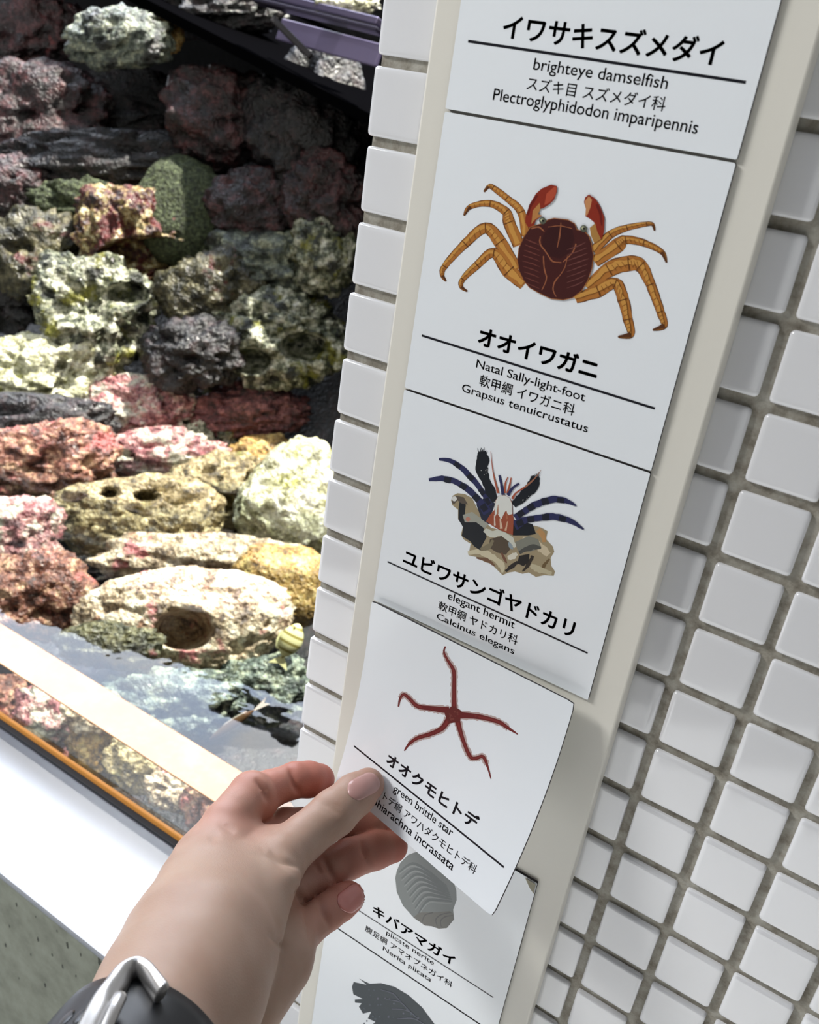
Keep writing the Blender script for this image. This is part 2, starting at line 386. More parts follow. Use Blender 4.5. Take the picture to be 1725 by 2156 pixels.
pr.poly([(850+(x-850)*1.02, 590+(y-590)*1.02) for x, y in car], (0.62, 0.38, 0.2)); pr.poly(car, (0.27, 0.11, 0.10))
pr.poly([(800,380),(870,350),(960,380),(975,450),(950,530),(880,580),(810,560),(760,500),(765,430)], (0.22, 0.085, 0.085))
LN = (0.60, 0.36, 0.24)
for q, w in (([(885,340),(878,420),(862,505)],[5,9,5]), ([(750,430),(748,480),(790,540),(830,595),(890,605)],[6,10,8,10,5]), ([(985,480),(960,540),(900,600)],[9,8,5]),
             ([(770,560),(775,640),(790,710),(760,785)],[6,9,9,5]), ([(868,700),(840,740),(835,790),(855,830)],[7,9,8,5]), ([(930,560),(910,640),(870,700)],[4,6,4]), ([(800,370),(880,362),(960,380)],[4,6,4]), ([(690,380),(740,370),(775,400)],[10,12,5])): pr.ribbon(q, w, LN, .3)
for k in range(9):
    y = 450+k*36; pr.ribbon([(630+abs(k-4)*6, y), (690, y+16), (745, y+38)], [3, 9, 3], (0.43, 0.23, 0.20), .4)
    if k < 8: pr.ribbon([(1070-abs(k-3)*7, y+20), (1000, y+44), (925, y+70)], [3, 8, 3], (0.43, 0.25, 0.23), .4)
for p in ((765,328),(1036,380)): pr.disc(p, 23, (0.35,0.36,0.3)); pr.disc((p[0]-4,p[1]-4), 11, (0.75,0.75,0.6)); pr.disc((p[0]+2,p[1]), 8, (0.08,0.08,0.08))
pr.build('crab_picture', c2)
# hermit crab card
c3 = card(-5.6, -2.115, 'card with dark blue hermit crab picture reading elegant hermit')
writing('title_lettering', 'ユビワサンゴヤドカリ', flatmap, -4.23, -1.39, -4.49, -4.77, c3, 0.024, True)
rule(flatmap, -4.49, -4.85, -1.13, -4.89, 0.027, c3)
writing('small_lettering', 'elegant hermit', flatmap, -3.38, -2.25, -4.89, -5.015, c3, 0.006)
writing('small_lettering', '軟甲綱 ヤドカリ科', flatmap, -3.5, -2.16, -5.1, -5.26, c3, 0.008, True)
writing('small_lettering', 'Calcinus elegans', flatmap, -3.5, -2.17, -5.315, -5.42, c3, 0.006)
pr = Print(pxmap(880, 930, 380/1725, flatmap))
NV, BK = (0.16, 0.17, 0.33), (0.07, 0.09, 0.12)
shell = [(318,560),(335,515),(380,492),(450,500),(520,540),(560,620),(640,760),(700,820),(800,850),(900,890),(1080,890),(1110,800),(1180,820),(1242,855),(1225,930),(1290,1000),(1305,1050),(1270,1110),(1275,1185),(1312,1240),(1300,1282),(1210,1275),(1130,1292),(1060,1250),(1000,1262),(930,1240),(870,1250),(810,1275),(770,1235),(700,1165),(640,1150),(575,1105),(485,1085),(505,975),(440,935),(412,890),(432,810),(385,740),(385,650),(330,605)]
pr.poly(shell, (0.62, 0.56, 0.44))
for q, w, c in (([(480,1065),(600,1050),(720,1110),(800,1180),(810,1250)],[30,60,60,60,20],(0.80,0.76,0.64)), ([(1000,930),(1100,960),(1180,1010),(1250,1080)],[50,70,80,60],(0.80,0.74,0.62)),
                ([(560,1110),(660,1130),(740,1190)],[14,40,10],(0.45,0.33,0.24)), ([(840,1240),(900,1190),(960,1150)],[20,40,30],(0.16,0.14,0.13)), ([(1000,1240),(1060,1170),(1100,1090)],[12,40,30],(0.2,0.17,0.14)),
                ([(1180,1260),(1210,1180),(1260,1120)],[20,30,16],(0.42,0.34,0.22)), ([(1080,1180),(1150,1220),(1280,1260)],[40,60,30],(0.74,0.70,0.58)), ([(860,1110),(900,1100),(950,1070)],[30,60,30],(0.84,0.82,0.75))): pr.ribbon(q, w, c, .25)
pr.poly([(400,560),(460,600),(450,700),(560,760),(620,800),(660,910),(610,1000),(600,1040),(540,1000),(500,950),(420,900),(435,820),(388,740),(390,650)], (0.09, 0.1, 0.12))
pr.poly([(330,540),(360,515),(440,530),(480,600),(420,590),(380,560),(345,600),(325,580)], (0.35, 0.31, 0.27)); pr.disc((350,545), 24, (0.86,0.86,0.84))
pr.poly([(430,700),(520,670),(600,730),(670,790),(640,830),(560,770),(450,770)], (0.62, 0.62, 0.57)); pr.disc((480,740), 22, (0.74,0.5,0.42))
pr.ribbon([(640,840),(700,880),(800,880),(880,940),(930,1010)], [40,70,60,70,20], (0.80,0.80,0.74), .2)
pr.poly([(690,930),(800,900),(880,960),(890,1020),(840,1080),(760,1060),(680,1010)], (0.33,0.28,0.22)); pr.ribbon([(600,1030),(680,1000),(720,940)], [30,50,20], (0.5,0.46,0.36), .2)
pr.ribbon([(870,960),(890,1000),(910,1030)], [14,40,6], (0.55,0.6,0.62)); pr.poly([(930,960),(1060,900),(1150,930),(1180,1010),(1080,1050),(960,1050)], (0.50,0.50,0.45)); pr.ribbon([(970,1060),(1080,1010),(1180,1010)], [30,60,20], (0.3,0.3,0.28), .2)
pr.poly([(970,1090),(1070,1070),(1060,1150),(1010,1190),(950,1160)], (0.13,0.12,0.11)); pr.ribbon([(800,1060),(830,1120),(850,1160)], [16,26,10], (0.45,0.3,0.22))
pr.ribbon([(1150,840),(1200,900),(1210,960)], [50,50,30], (0.72,0.55,0.36), .2)
pr.poly([(915,770),(1000,760),(1100,790),(1130,880),(1060,895),(910,895)], BK)
pr.poly([(560,600),(650,520),(740,590),(700,700),(680,790),(610,740)], (0.12,0.14,0.22))
for p, w, c in (([(203,165),(330,190),(450,280),(560,400),(650,530),(690,610)],[24,46,56,50,46,60],NV), ([(106,365),(230,350),(370,385),(500,470),(600,580),(670,680)],[26,56,56,60,64,90],NV),
                ([(615,92),(620,180),(610,260),(655,380),(700,480),(735,570)],[70,130,118,84,92,50],BK), ([(1125,330),(1100,420),(1020,510),(915,605)],[70,115,100,60],BK),
                ([(1518,612),(1420,565),(1290,550),(1150,590),(1040,650),(930,725)],[10,50,66,66,60,60],NV), ([(1588,836),(1450,750),(1290,715),(1160,725),(1030,750),(925,800)],[14,56,66,60,64,100],NV)):
    pr.ribbon(p, w, c, .12)
    if c is NV:
        for a, b in ((1, .4), (2, .5), (3, .6), (4, .5)):
            d = np.array(p[a], float)*(1-b)+np.array(p[a+1], float)*b; e = np.array(p[a+1], float)-np.array(p[a], float); e /= np.linalg.norm(e)
            pr.ribbon([d-e*34, d+e*34], w[a]*.95, (0.08, 0.09, 0.15), .1)
    else:
        for k in range(16):                 # bristles at the claw end
            a = rnd.uniform(-2.6, -0.5); q = np.array(p[0], float)+np.array([rnd.uniform(-36, 36), rnd.uniform(-10, 50)]); pr.ribbon([q, q+np.array([math.cos(a), math.sin(a)])*34], [7, 2], BK)
        for k in range(5): pr.disc((p[2][0]+rnd.uniform(-35, 60), p[2][1]+rnd.uniform(-50, 80)), 4, (0.8, 0.8, 0.78), 8)
pr.poly([(745,560),(770,520),(830,508),(880,535),(905,580),(908,680),(918,740),(912,890),(850,868),(780,840),(720,805),(655,760),(690,700),(735,650)], (0.60,0.30,0.2))
pr.poly([(748,560),(770,522),(830,510),(880,537),(902,590),(905,690),(870,700),(840,660),(800,740),(760,680),(738,720),(738,640)], (0.86,0.86,0.83))
for q, w, c in (([(770,600),(765,690)],[6,16],(0.68,0.45,0.33)), ([(850,660),(855,740)],[6,20],(0.66,0.40,0.28)), ([(790,730),(800,830)],[10,26],(0.83,0.72,0.62)), ([(860,760),(840,850)],[8,20],(0.80,0.66,0.54)), ([(735,700),(740,800)],[8,16],(0.85,0.8,0.74))): pr.ribbon(q, w, c, .2)
RD = (0.66, 0.33, 0.22)
for q, w, c in (([(700,92),(722,290),(770,490)],[3,10,22],RD), ([(865,335),(838,400),(836,490)],[8,14,16],RD), ([(895,342),(880,415),(856,490)],[10,16,16],RD), ([(905,545),(940,490),(1030,430)],[26,16,14],RD), ([(1030,430),(1120,350),(1182,268)],[20,12,3],(0.6,0.4,0.3)),
                ([(782,320),(800,400),(818,505)],[22,24,32],NV), ([(970,398),(910,440),(862,510)],[22,22,34],NV)): pr.ribbon(q, w, c, .1)
pr.build('hermit_crab_picture', c3)
# plicate nerite card
c5 = card(-12.74, -9.14, 'worn card with grey snail shell picture, half covered by the lifted card')
rule(flatmap, -4.5, -12.0, -1.16, -11.97, 0.026, c5)
writing('title_lettering', 'キバアマガイ', flatmap, -3.71, -1.97, -11.62, -11.87, c5, 0.028, True)
writing('small_lettering', 'plicate nerite', flatmap, -3.36, -2.34, -12.02, -12.13, c5, 0.008)
writing('small_lettering', '腹足綱 アマオブネガイ科', flatmap, -3.8, -1.92, -12.22, -12.38, c5, 0.01, True)
writing('small_lettering', 'Nerita plicata', flatmap, -3.37, -2.32, -12.44, -12.55, c5, 0.008)
pr = Print(pxmap(640, 1750, 500/1725, flatmap))
pr.poly([(665,340),(675,290),(700,230),(760,170),(850,140),(950,170),(1030,250),(1085,360),(1108,430),(1110,500),(1085,570),(1092,640),(1040,703),(980,708),(930,690),(880,685),(800,630),(720,540),(675,440)], (0.47, 0.49, 0.48))
for k in range(8):
    a = k/7; pr.ribbon([(690+a*140, 300+a*300), (790+a*110, 265+a*240-30*(1-a)), (900+a*80, 290+a*210), (1040+a*40, 400+a*110)], [10, 20, 20, 10], (0.38, 0.40, 0.40), .12)
    pr.ribbon([(690+a*140, 316+a*300), (790+a*110, 283+a*240-30*(1-a)), (900+a*80, 308+a*210), (1040+a*40, 418+a*110)], [5, 12, 12, 5], (0.56, 0.58, 0.57), .12)
pr.poly([(800,625),(840,590),(940,590),(1060,580),(1088,600),(1090,640),(1040,703),(980,708),(930,690),(880,685)], (0.41, 0.40, 0.37))
for q in ([(970,690),(960,640),(1000,605),(1070,590)], [(1000,695),(995,650),(1030,620),(1085,612)], [(860,660),(880,610),(940,590)]): pr.ribbon(q, [4, 9, 9, 4][:len(q)], (0.3, 0.3, 0.28), .1)
pr.build('shell_picture', c5)
mk('peeled_corner', [(-1.16, CF-.012, -9.16), (-0.97, CF-.03, -9.15), (-0.96, CF-.02, -9.36), (-1.05, CF-.012, -9.3)], [(0, 1, 2, 3)], mat('old_paper', (0.62, 0.6, 0.52), 0.9), c5)
# chiton card
c6 = card(-16.4, -12.775, 'lowest card with dark spiky-edged chiton picture, cut off by the bottom edge')
pr = Print(pxmap(640, 1750, 500/1725, flatmap))
ch = [(455,1115),(400,1068),(425,1082),(480,1108),(560,1103),(660,1130),(760,1190),(860,1280),(950,1401),(1020,1520),(1040,1640),(560,1640),(500,1520),(478,1420),(520,1385),(465,1360),(490,1310),(430,1325),(400,1275),(420,1250),(372,1245),(370,1222),(428,1218),(360,1185),(350,1130),(362,1095)]
pr.poly(ch, (0.13, 0.17, 0.19))
for k in range(70):
    x = rnd.uniform(430, 950); y = rnd.uniform(1150, 1560)
    if (y-1150) > (x-430)*0.45-60+20: pr.disc((x, y), rnd.uniform(3, 9), (0.24, 0.28, 0.32) if k % 3 else (0.34, 0.34, 0.4), 7)
for k in range(4): pr.ribbon([(560+k*40, 1150+k*70), (650+k*50, 1180+k*60), (720+k*55, 1260+k*50)], [4, 10, 4], (0.3, 0.31, 0.36), .4)
pr.build('chiton_picture', c6)
rule(flatmap, -4.5, -14.6-1.1, -1.16, -14.57-1.1, 0.026, c6)

# ---- the lifted card: a bent sheet
QTL, QTR, QBR, QBL = onplane(782, 1265, 1, -0.40), onplane(1210, 1481, 1, -0.52), onplane(1036, 1930, 1, -1.75), onplane(706, 1645, 1, -0.98)
def bent(a, b):
    """a across, b down"""
    L = QTL*(1-b)+QBL*b; Rr = QTR*(1-b)+QBR*b
    bend = 4*b*(1-b)
    L = L+np.array([0.0, 0.17, -0.06])*bend; Rr = Rr+np.array([0.05, 0.12, -0.05])*bend
    return L*(1-a)+Rr*a
def bn(a, b):
    e = 1e-3; n = np.cross(bent(a+e, b)-bent(a-e, b), bent(a, b+e)-bent(a, b-e)); n /= np.linalg.norm(n)
    return n if n[1] < 0 else -n
def bentmap(a, b, l): return bent(a, b)+bn(a, b)*l
t4 = empty('animal_card', tuple(bent(.5, 1.0))); tag(t4, 'curled card with dark red brittle star picture, pinched and lifted by the hand', 'sign', 'animal name cards on the board')
K = 32; V = []; Fs = []; mi = []
def inset(a, b):                            # rounded corners
    r = 0.022; x = min(max(a, 0), 1); y = b
    return x, y
for s_ in (0, 1):
    for j in range(K+1):
        for i in range(K+1):
            a, b = i/K, j/K
            if (i in (0, K)) and (j in (0, K)): a = a*0.992+0.004; b = b*0.992+0.004
            V.append(bent(a, b)-bn(a, b)*0.04*s_)
n1 = (K+1)**2
for j in range(K):
    for i in range(K):
        q = (j*(K+1)+i, (j+1)*(K+1)+i, (j+1)*(K+1)+i+1, j*(K+1)+i+1); Fs.append(q); mi.append(0); Fs.append([x+n1 for x in q][::-1]); mi.append(0)
edge = [i for i in range(K)]+[j*(K+1)+K for j in range(K)]+[K*(K+1)+i for i in range(K, 0, -1)]+[j*(K+1) for j in range(K, 0, -1)]
for k in range(len(edge)):
    a, b = edge[k], edge[(k+1) % len(edge)]; Fs.append((a, b, b+n1, a+n1)); mi.append(1)
sheet = mk('card_sheet', V, Fs, [m_card, m_cardedge], t4, False, mi)
for p in sheet.data.polygons: p.use_smooth = p.material_index == 0
es = sheet.modifiers.new('sharp', 'EDGE_SPLIT'); es.split_angle = math.radians(40)
# picture point -> place on the bent sheet (solved by stepping)
def px2card(u, v):
    a = b = 0.5
    for _ in range(25):
        p0 = proj(bent(a, b)); pa = proj(bent(a+1e-4, b)); pb = proj(bent(a, b+1e-4))
        J = np.array([(pa-p0)/1e-4, (pb-p0)/1e-4]).T; d = np.linalg.solve(J, np.array([u, v])-p0); a += d[0]; b += d[1]
        if abs(d).max() < 1e-6: break
    return a, b
def pc7(x, y): return px2card(600+x*0.4058, 1330+y*0.4058)
def cardline(name, body, l, r, tp, bs, off, jp=False, s0=None):
    (a0, _), (a1, _) = pc7(*l), pc7(*r); tb = [pc7(*q)[1] for q in tp]; bb = [pc7(*q)[1] for q in bs]
    writing(name, body, bentmap, a0 if s0 is None else s0, a1, sum(tb)/len(tb), sum(bb)/len(bb), t4, off, jp)
    return a0, a1
ta = cardline('title_lettering', 'オオクモヒトデ', (528, 665), (1012, 975), [(545, 628), (985, 935)], [(565, 718), (960, 1012)], 0.03, True)
r0, r1 = pc7(358, 592), pc7(1137, 1222); rule(bentmap, r0[0], r0[1], r1[0], r1[1], 0.0085, t4)
cen = (ta[0]+ta[1])/2
cardline('small_lettering', 'green brittle star', (560, 830), (872, 1045), [(658, 858), (865, 1012)], [(600, 852), (862, 1065)], 0.006)
for body, r, tp, bs, jp in (('クモヒトデ綱 アワハダクモヒトデ科', (1000, 1225), [(560, 870), (1000, 1205)], [(590, 932), (975, 1262)], True), ('Ophiarachna incrassata', (880, 1215), [(506, 888), (790, 1118)], [(500, 930), (872, 1243)], False)):
    a1 = pc7(*r)[0]
    cardline('small_lettering', body, r, r, tp, bs, 0.008, jp, s0=2*cen-a1-(0.02 if jp else 0.075))
def starmap(s, t, l):
    a, b = px2card(810+s*300/1725, 1340+t*300/1725); return bentmap(a, b, l)
pr = Print(starmap)
arms = [([(845,900),(842,640),(838,420),(765,290),(720,190),(738,120)], [64,46,46,32,25,16]), ([(780,895),(560,870),(400,845),(310,760),(235,702),(190,750),(168,850)], [80,56,50,42,40,30,18]),
        ([(780,1000),(700,1110),(560,1180),(400,1230),(300,1300),(240,1385)], [76,60,54,45,34,14]), ([(880,1010),(950,1250),(1035,1450),(1100,1475),(1190,1455),(1240,1550),(1290,1725)], [66,46,46,42,44,32,10]),
        ([(890,950),(1130,970),(1370,1030),(1500,1110),(1615,1185)], [80,60,50,38,10])]
for p, w in arms: pr.ribbon(p[:-1], [x+34 for x in w[:-1]], (0.74, 0.66, 0.64), .18, 10)
for p, w in arms:
    pr.ribbon(p, w, (0.42, 0.15, 0.15), .05)
    pr.ribbon(p, [x*.4 for x in w], (0.49, 0.19, 0.18), .3)
pr.poly([(835+100*math.cos(a)*(1+.08*math.cos(5*a+2)), 950+100*math.sin(a)*(1+.08*math.cos(5*a+2))) for a in np.linspace(0, 2*math.pi, 30)[:-1]], (0.40, 0.16, 0.15))
for k in range(14): pr.disc((835+rnd.uniform(-60, 60), 950+rnd.uniform(-60, 60)), rnd.uniform(6, 14), (0.48, 0.25, 0.22), 8)
pr.build('brittle_star_picture', t4)
# ------------------------------------------------------------------ rocks of the tank
def _h(i, j, k, s):
    n = (i*374761393+j*668265263+k*2147483647+s*974634777).astype(np.int64)
    n = (n ^ (n >> 13))*1274126177; n = n ^ (n >> 16)
    return (n & 0xffff)/65535.0*2-1
def vn(P, s):
    I = np.floor(P).astype(np.int64); f = P-I; f = f*f*(3-2*f); r = 0
    for a in (0, 1):
        for b in (0, 1):
            for c in (0, 1):
                w = (f[:, 0] if a else 1-f[:, 0])*(f[:, 1] if b else 1-f[:, 1])*(f[:, 2] if c else 1-f[:, 2])
                r = r+w*_h(I[:, 0]+a, I[:, 1]+b, I[:, 2]+c, s)
    return r
def fbm(P, s, o=4, ridged=False):
    r = 0; amp = 1; tot = 0
    for k in range(o):
        n = vn(P*2**k+k*17.3, s+k); r = r+amp*((1-2*np.abs(n)) if ridged else n); tot += amp; amp *= .52
    return r/tot
def ico(n):
    bm = bmesh.new(); bmesh.ops.create_icosphere(bm, subdivisions=n, radius=1)
    V = np.array([v.co[:] for v in bm.verts]); Fs = [[v.index for v in f.verts] for f in bm.faces]; bm.free(); return V, Fs
ICO = {5: ico(5), 6: ico(6), 4: ico(4)}
def rockmat(name, ramp, patch=None, scale=55, rough=0.32, pscale=22, pth=0.56):
    m = bpy.data.materials.new(name); m.use_nodes = True; nt = m.node_tree; b = nt.nodes['Principled BSDF']; L = nt.links.new
    t = nt.nodes.new('ShaderNodeTexCoord'); oi = nt.nodes.new('ShaderNodeObjectInfo'); ad = nt.nodes.new('ShaderNodeVectorMath'); ad.operation = 'ADD'
    mu = nt.nodes.new('ShaderNodeMath'); mu.operation = 'MULTIPLY'; mu.inputs[1].default_value = 7.0
    L(oi.outputs['Random'], mu.inputs[0]); L(t.outputs['Object'], ad.inputs[0]); L(mu.outputs[0], ad.inputs[1])
    n = nt.nodes.new('ShaderNodeTexNoise'); n.inputs['Scale'].default_value = scale; n.inputs['Detail'].default_value = 9; n.inputs['Roughness'].default_value = 0.68
    L(ad.outputs[0], n.inputs['Vector'])
    r = nt.nodes.new('ShaderNodeValToRGB'); e = r.color_ramp.elements
    while len(e) < len(ramp): e.new(.5)
    for i, c in enumerate(ramp): e[i].position = 0.38+0.25*i/(len(ramp)-1); e[i].color = (*lin(c), 1)
    L(n.outputs['Fac'], r.inputs[0]); out = r.outputs[0]
    if patch:
        for q, pc in enumerate(patch):
            n2 = nt.nodes.new('ShaderNodeTexNoise'); n2.inputs['Scale'].default_value = pscale*(1+.4*q); n2.inputs['Detail'].default_value = 7; n2.inputs['Roughness'].default_value = 0.6
            a2 = nt.nodes.new('ShaderNodeVectorMath'); a2.operation = 'ADD'; a2.inputs[1].default_value = (3.1+q*5, 1.7, q*2.0); L(ad.outputs[0], a2.inputs[0]); L(a2.outputs[0], n2.inputs['Vector'])
            m2 = nt.nodes.new('ShaderNodeMapRange'); m2.inputs[1].default_value = pth; m2.inputs[2].default_value = pth+.07; L(n2.outputs['Fac'], m2.inputs[0])
            mx = nt.nodes.new('ShaderNodeMix'); mx.data_type = 'RGBA'; mx.inputs[7].default_value = (*lin(pc), 1)
            L(m2.outputs[0], mx.inputs[0]); L(out, mx.inputs[6]); out = mx.outputs[2]
    sp = nt.nodes.new('ShaderNodeTexNoise'); sp.inputs['Scale'].default_value = 240; sp.inputs['Detail'].default_value = 5; L(ad.outputs[0], sp.inputs['Vector'])
    s2 = nt.nodes.new('ShaderNodeValToRGB'); s2.color_ramp.elements[0].position = .36; s2.color_ramp.elements[0].color = (.22, .2, .19, 1); s2.color_ramp.elements[1].position = .6; s2.color_ramp.elements[1].color = (1.25, 1.25, 1.22, 1)
    L(sp.outputs['Fac'], s2.inputs[0]); m3 = nt.nodes.new('ShaderNodeMix'); m3.data_type = 'RGBA'; m3.blend_type = 'MULTIPLY'; m3.inputs[0].default_value = .6; L(out, m3.inputs[6]); L(s2.outputs[0], m3.inputs[7]); out = m3.outputs[2]
    L(out, b.inputs['Base Color']); b.inputs['Roughness'].default_value = rough; b.inputs['Coat Weight'].default_value = 0.4 if rough < .6 else .05; b.inputs['Coat Roughness'].default_value = 0.1
    nb = nt.nodes.new('ShaderNodeTexNoise'); nb.inputs['Scale'].default_value = 190; nb.inputs['Detail'].default_value = 8; L(ad.outputs[0], nb.inputs['Vector'])
    bp = nt.nodes.new('ShaderNodeBump'); bp.inputs['Strength'].default_value = 1.0; bp.inputs['Distance'].default_value = 0.006
    L(nb.outputs['Fac'], bp.inputs['Height']); L(bp.outputs[0], b.inputs['Normal']); L(bp.outputs[0], b.inputs['Coat Normal'])
    return m
RM = {
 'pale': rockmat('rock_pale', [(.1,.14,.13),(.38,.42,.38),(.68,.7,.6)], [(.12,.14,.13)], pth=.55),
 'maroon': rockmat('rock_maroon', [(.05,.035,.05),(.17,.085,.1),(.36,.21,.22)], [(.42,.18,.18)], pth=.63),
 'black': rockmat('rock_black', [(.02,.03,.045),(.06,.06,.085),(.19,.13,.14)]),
 'moss': rockmat('rock_moss', [(.12,.15,.09),(.24,.28,.18),(.36,.4,.28)], scale=160, rough=.8),
 'cave': rockmat('rock_cave', [(.07,.04,.04),(.3,.12,.1),(.66,.58,.36),(.92,.9,.76)], [(.36,.1,.09)], pth=.5, pscale=30),
 'wgy': rockmat('rock_weathered', [(.08,.1,.08),(.3,.33,.22),(.72,.73,.64),(.9,.9,.84)], [(.5,.5,.16),(.12,.14,.1)], pth=.55),
 'pink': rockmat('rock_pink', [(.33,.16,.18),(.6,.38,.39),(.78,.6,.58),(.85,.83,.77)], [(.56,.31,.33),(.8,.79,.72)], pth=.53),
 'dpink': rockmat('rock_dark_pink', [(.16,.08,.09),(.44,.24,.25),(.64,.42,.41)], [(.26,.14,.13)], pth=.56),
 'redpink': rockmat('rock_red', [(.2,.1,.08),(.5,.31,.25),(.76,.62,.5)], [(.68,.38,.37)], pth=.57),
 'tan': rockmat('rock_tan', [(.22,.19,.12),(.56,.5,.35),(.8,.74,.58)], [(.5,.5,.24)], pth=.6),
 'cream': rockmat('rock_cream', [(.36,.29,.24),(.72,.63,.52),(.88,.82,.72),(.93,.9,.84)], [(.76,.47,.48),(.6,.44,.34)], pth=.58),
 'gold': rockmat('rock_gold', [(.36,.27,.12),(.68,.54,.29),(.85,.77,.52)], [(.55,.33,.28)], pth=.62),
 'bright': rockmat('rock_sunlit', [(.5,.5,.33),(.82,.82,.68),(.94,.94,.88)], [(.66,.66,.28),(.4,.4,.3)], pth=.6),
 'olive': rockmat('rock_olive', [(.08,.09,.05),(.26,.25,.15),(.5,.48,.36)], [(.38,.16,.15)], pth=.6),
}
def place(u, v):
    if v < 900:
        q = onplane(u, v, 1, 21+(900-v)/900*8); return q
    z = -17.3-min(1.3, (v-900)/130*1.3)-(1.6 if v > 1390 else 0)
    return onplane(u, v, 2, z)
def rock(u, v, ru, rv, pal, label, seed, rot=0.0, rough=.42, pits=.36, lvl=5, holes=(), P=None, depth=None, dist=None):
    P = place(u, v) if P is None else np.array(P, float)
    d = (P-Cc) @ Rc[2]
    if dist is not None: P = atdepth(u, v, dist); d = dist
    V, Fs = ICO[lvl]; V = V.copy()
    a, b = ru*d/F, rv*d/F; c = depth if depth else .52*min(a, b)+.07*max(a, b)
    N = V.copy(); K = N*np.array([1.5, 1.5, 1.5])
    s = 1+rough*fbm(K+seed*3.7, seed, 3)+.42*rough*(fbm(K*2.6+seed, seed+9, 5, True)-.3)+.10*rough*fbm(K*13+seed, seed+40, 2)
    pt = fbm(K*2.0+seed*1.3, seed+20, 2); s -= pits*np.clip((pt-.22)/.3, 0, 1)
    p2 = fbm(K*5.5+seed*2.1, seed+30, 2); s -= .35*pits*np.clip((p2-.2)/.25, 0, 1)
    V = V*s[:, None]
    V = np.sign(V)*np.abs(V)**.9
    V *= np.array([a, b, c]); cr, sr = math.cos(rot), math.sin(rot)
    V = np.stack([V[:, 0]*cr-V[:, 1]*sr, V[:, 0]*sr+V[:, 1]*cr, V[:, 2]], 1)
    Wv = P+V[:, :1]*Rc[0]-V[:, 1:2]*Rc[1]+V[:, 2:]*Rc[2]
    for hu, hv, hr, hr2, hd in holes:       # a hollow worn into the rock
        q = proj(Wv); f = ((q[:, 0]-hu)/hr)**2+((q[:, 1]-hv)/hr2)**2
        near = ((Wv-P) @ Rc[2]) < 0.15*c
        w = np.clip(1.25-f, 0, 1)**.5*near
        dr = (Wv-Cc)/np.linalg.norm(Wv-Cc, axis=1)[:, None]; Wv = Wv+dr*(w*hd)[:, None]
    o = mk('reef_rock', Wv, Fs, RM[pal], None, True)
    tag(o, label, 'rock', 'reef rocks in the tank'); return o
R_ = [
 (240,78,108,62,'pale','pale grey-green rock high at the back, near the upper left corner'),
 (40,60,120,100,'maroon','dark red rock in the upper left corner'),
 (352,72,34,34,'gold','small yellowish rock right of the pale one at the back'),
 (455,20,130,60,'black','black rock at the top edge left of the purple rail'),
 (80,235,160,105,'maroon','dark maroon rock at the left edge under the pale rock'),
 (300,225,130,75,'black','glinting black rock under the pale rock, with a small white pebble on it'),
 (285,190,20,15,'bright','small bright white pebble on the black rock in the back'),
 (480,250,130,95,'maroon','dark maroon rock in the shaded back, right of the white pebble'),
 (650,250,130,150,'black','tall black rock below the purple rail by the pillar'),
 (735,12,70,22,'bright','pale yellow rock at the top edge beside the pillar'),
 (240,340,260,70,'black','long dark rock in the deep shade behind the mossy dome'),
 (45,400,95,70,'maroon','reddish sparkling rock at the left edge, level with the mossy dome'),
 (165,430,95,55,'moss','low green mossy rock behind the red and cream hollow rock'),
 (385,450,95,115,'moss','round dome-shaped rock covered in green moss'),
 (545,435,120,80,'maroon','maroon frosted rock right of the green mossy dome'),
 (690,420,90,100,'maroon','dull maroon rock touching the pillar in the shade'),
 (285,492,122,105,'cave','red and cream rock with a dark hollow under its brow'),
 (70,535,105,90,'olive','dark olive rock at the left edge below the low mossy rock'),
 (560,560,125,75,'pale','grey-white rock right of the mossy dome'),
 (680,530,70,85,'wgy','mottled yellow-grey rock by the pillar, above the cream one'),
 (205,655,135,110,'wgy','large white and green weathered rock below the red hollow rock'),
 (20,625,75,70,'black','black rock with a wet white top at the left edge'),
 (450,625,110,95,'olive','olive rock between the white-green rock and the cream hollow rock'),
 (585,715,140,100,'wgy','cream and yellow rock full of hollows, left of the pillar'),
 (400,745,110,70,'black','black filler rock put in for the dark gap under the olive rock'),
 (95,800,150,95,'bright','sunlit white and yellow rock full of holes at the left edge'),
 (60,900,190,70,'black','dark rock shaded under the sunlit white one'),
 (295,865,115,75,'pink','bright pink rock in the middle of the tank'),
 (520,862,140,58,'dpink','flat dark pink rock left of the pillar'),
 (330,955,130,52,'pink','pink and white slab below the bright pink rock'),
 (445,915,75,85,'wgy','upright yellowish knob with wet white glints'),
 (650,930,105,50,'pink','dusty pink rock partly behind the pillar, over the sunlit boulder'),
 (100,975,155,90,'redpink','red-brown crusted rock at the left edge under the dark one'),
 (550,990,75,70,'gold','small tan ragged rock between the knob and the sunlit boulder'),
 (285,1092,180,92,'tan','tan hollowed rock lying in the middle foreground'),
 (445,1040,120,85,'tan','cream and yellow-green rock with a wet white top behind the tan one'),
 (35,1125,95,75,'pink','pink and cream rock at the left edge beside the tan rock'),
 (645,1075,145,135,'bright','glaring sunlit white boulder touching the pillar'),
 (595,1230,110,88,'gold','golden tan boulder under the glaring white one'),
 (430,1185,210,60,'cream','long pinkish rock between the tan rock and the big holed rock'),
 (385,1310,225,110,'cream','big cream rock in the foreground with an oval black hole'),
 (75,1250,120,92,'redpink','grey-pink rock at the left edge above the amber edge'),
 (235,1360,110,45,'olive','dim rock behind the amber edge at the left'),
 (350,1480,150,80,'pale','cream rock under the mirrored sky'),
 (560,1450,120,70,'pale','dim rock under the mirrored sky beside the pillar'),
]
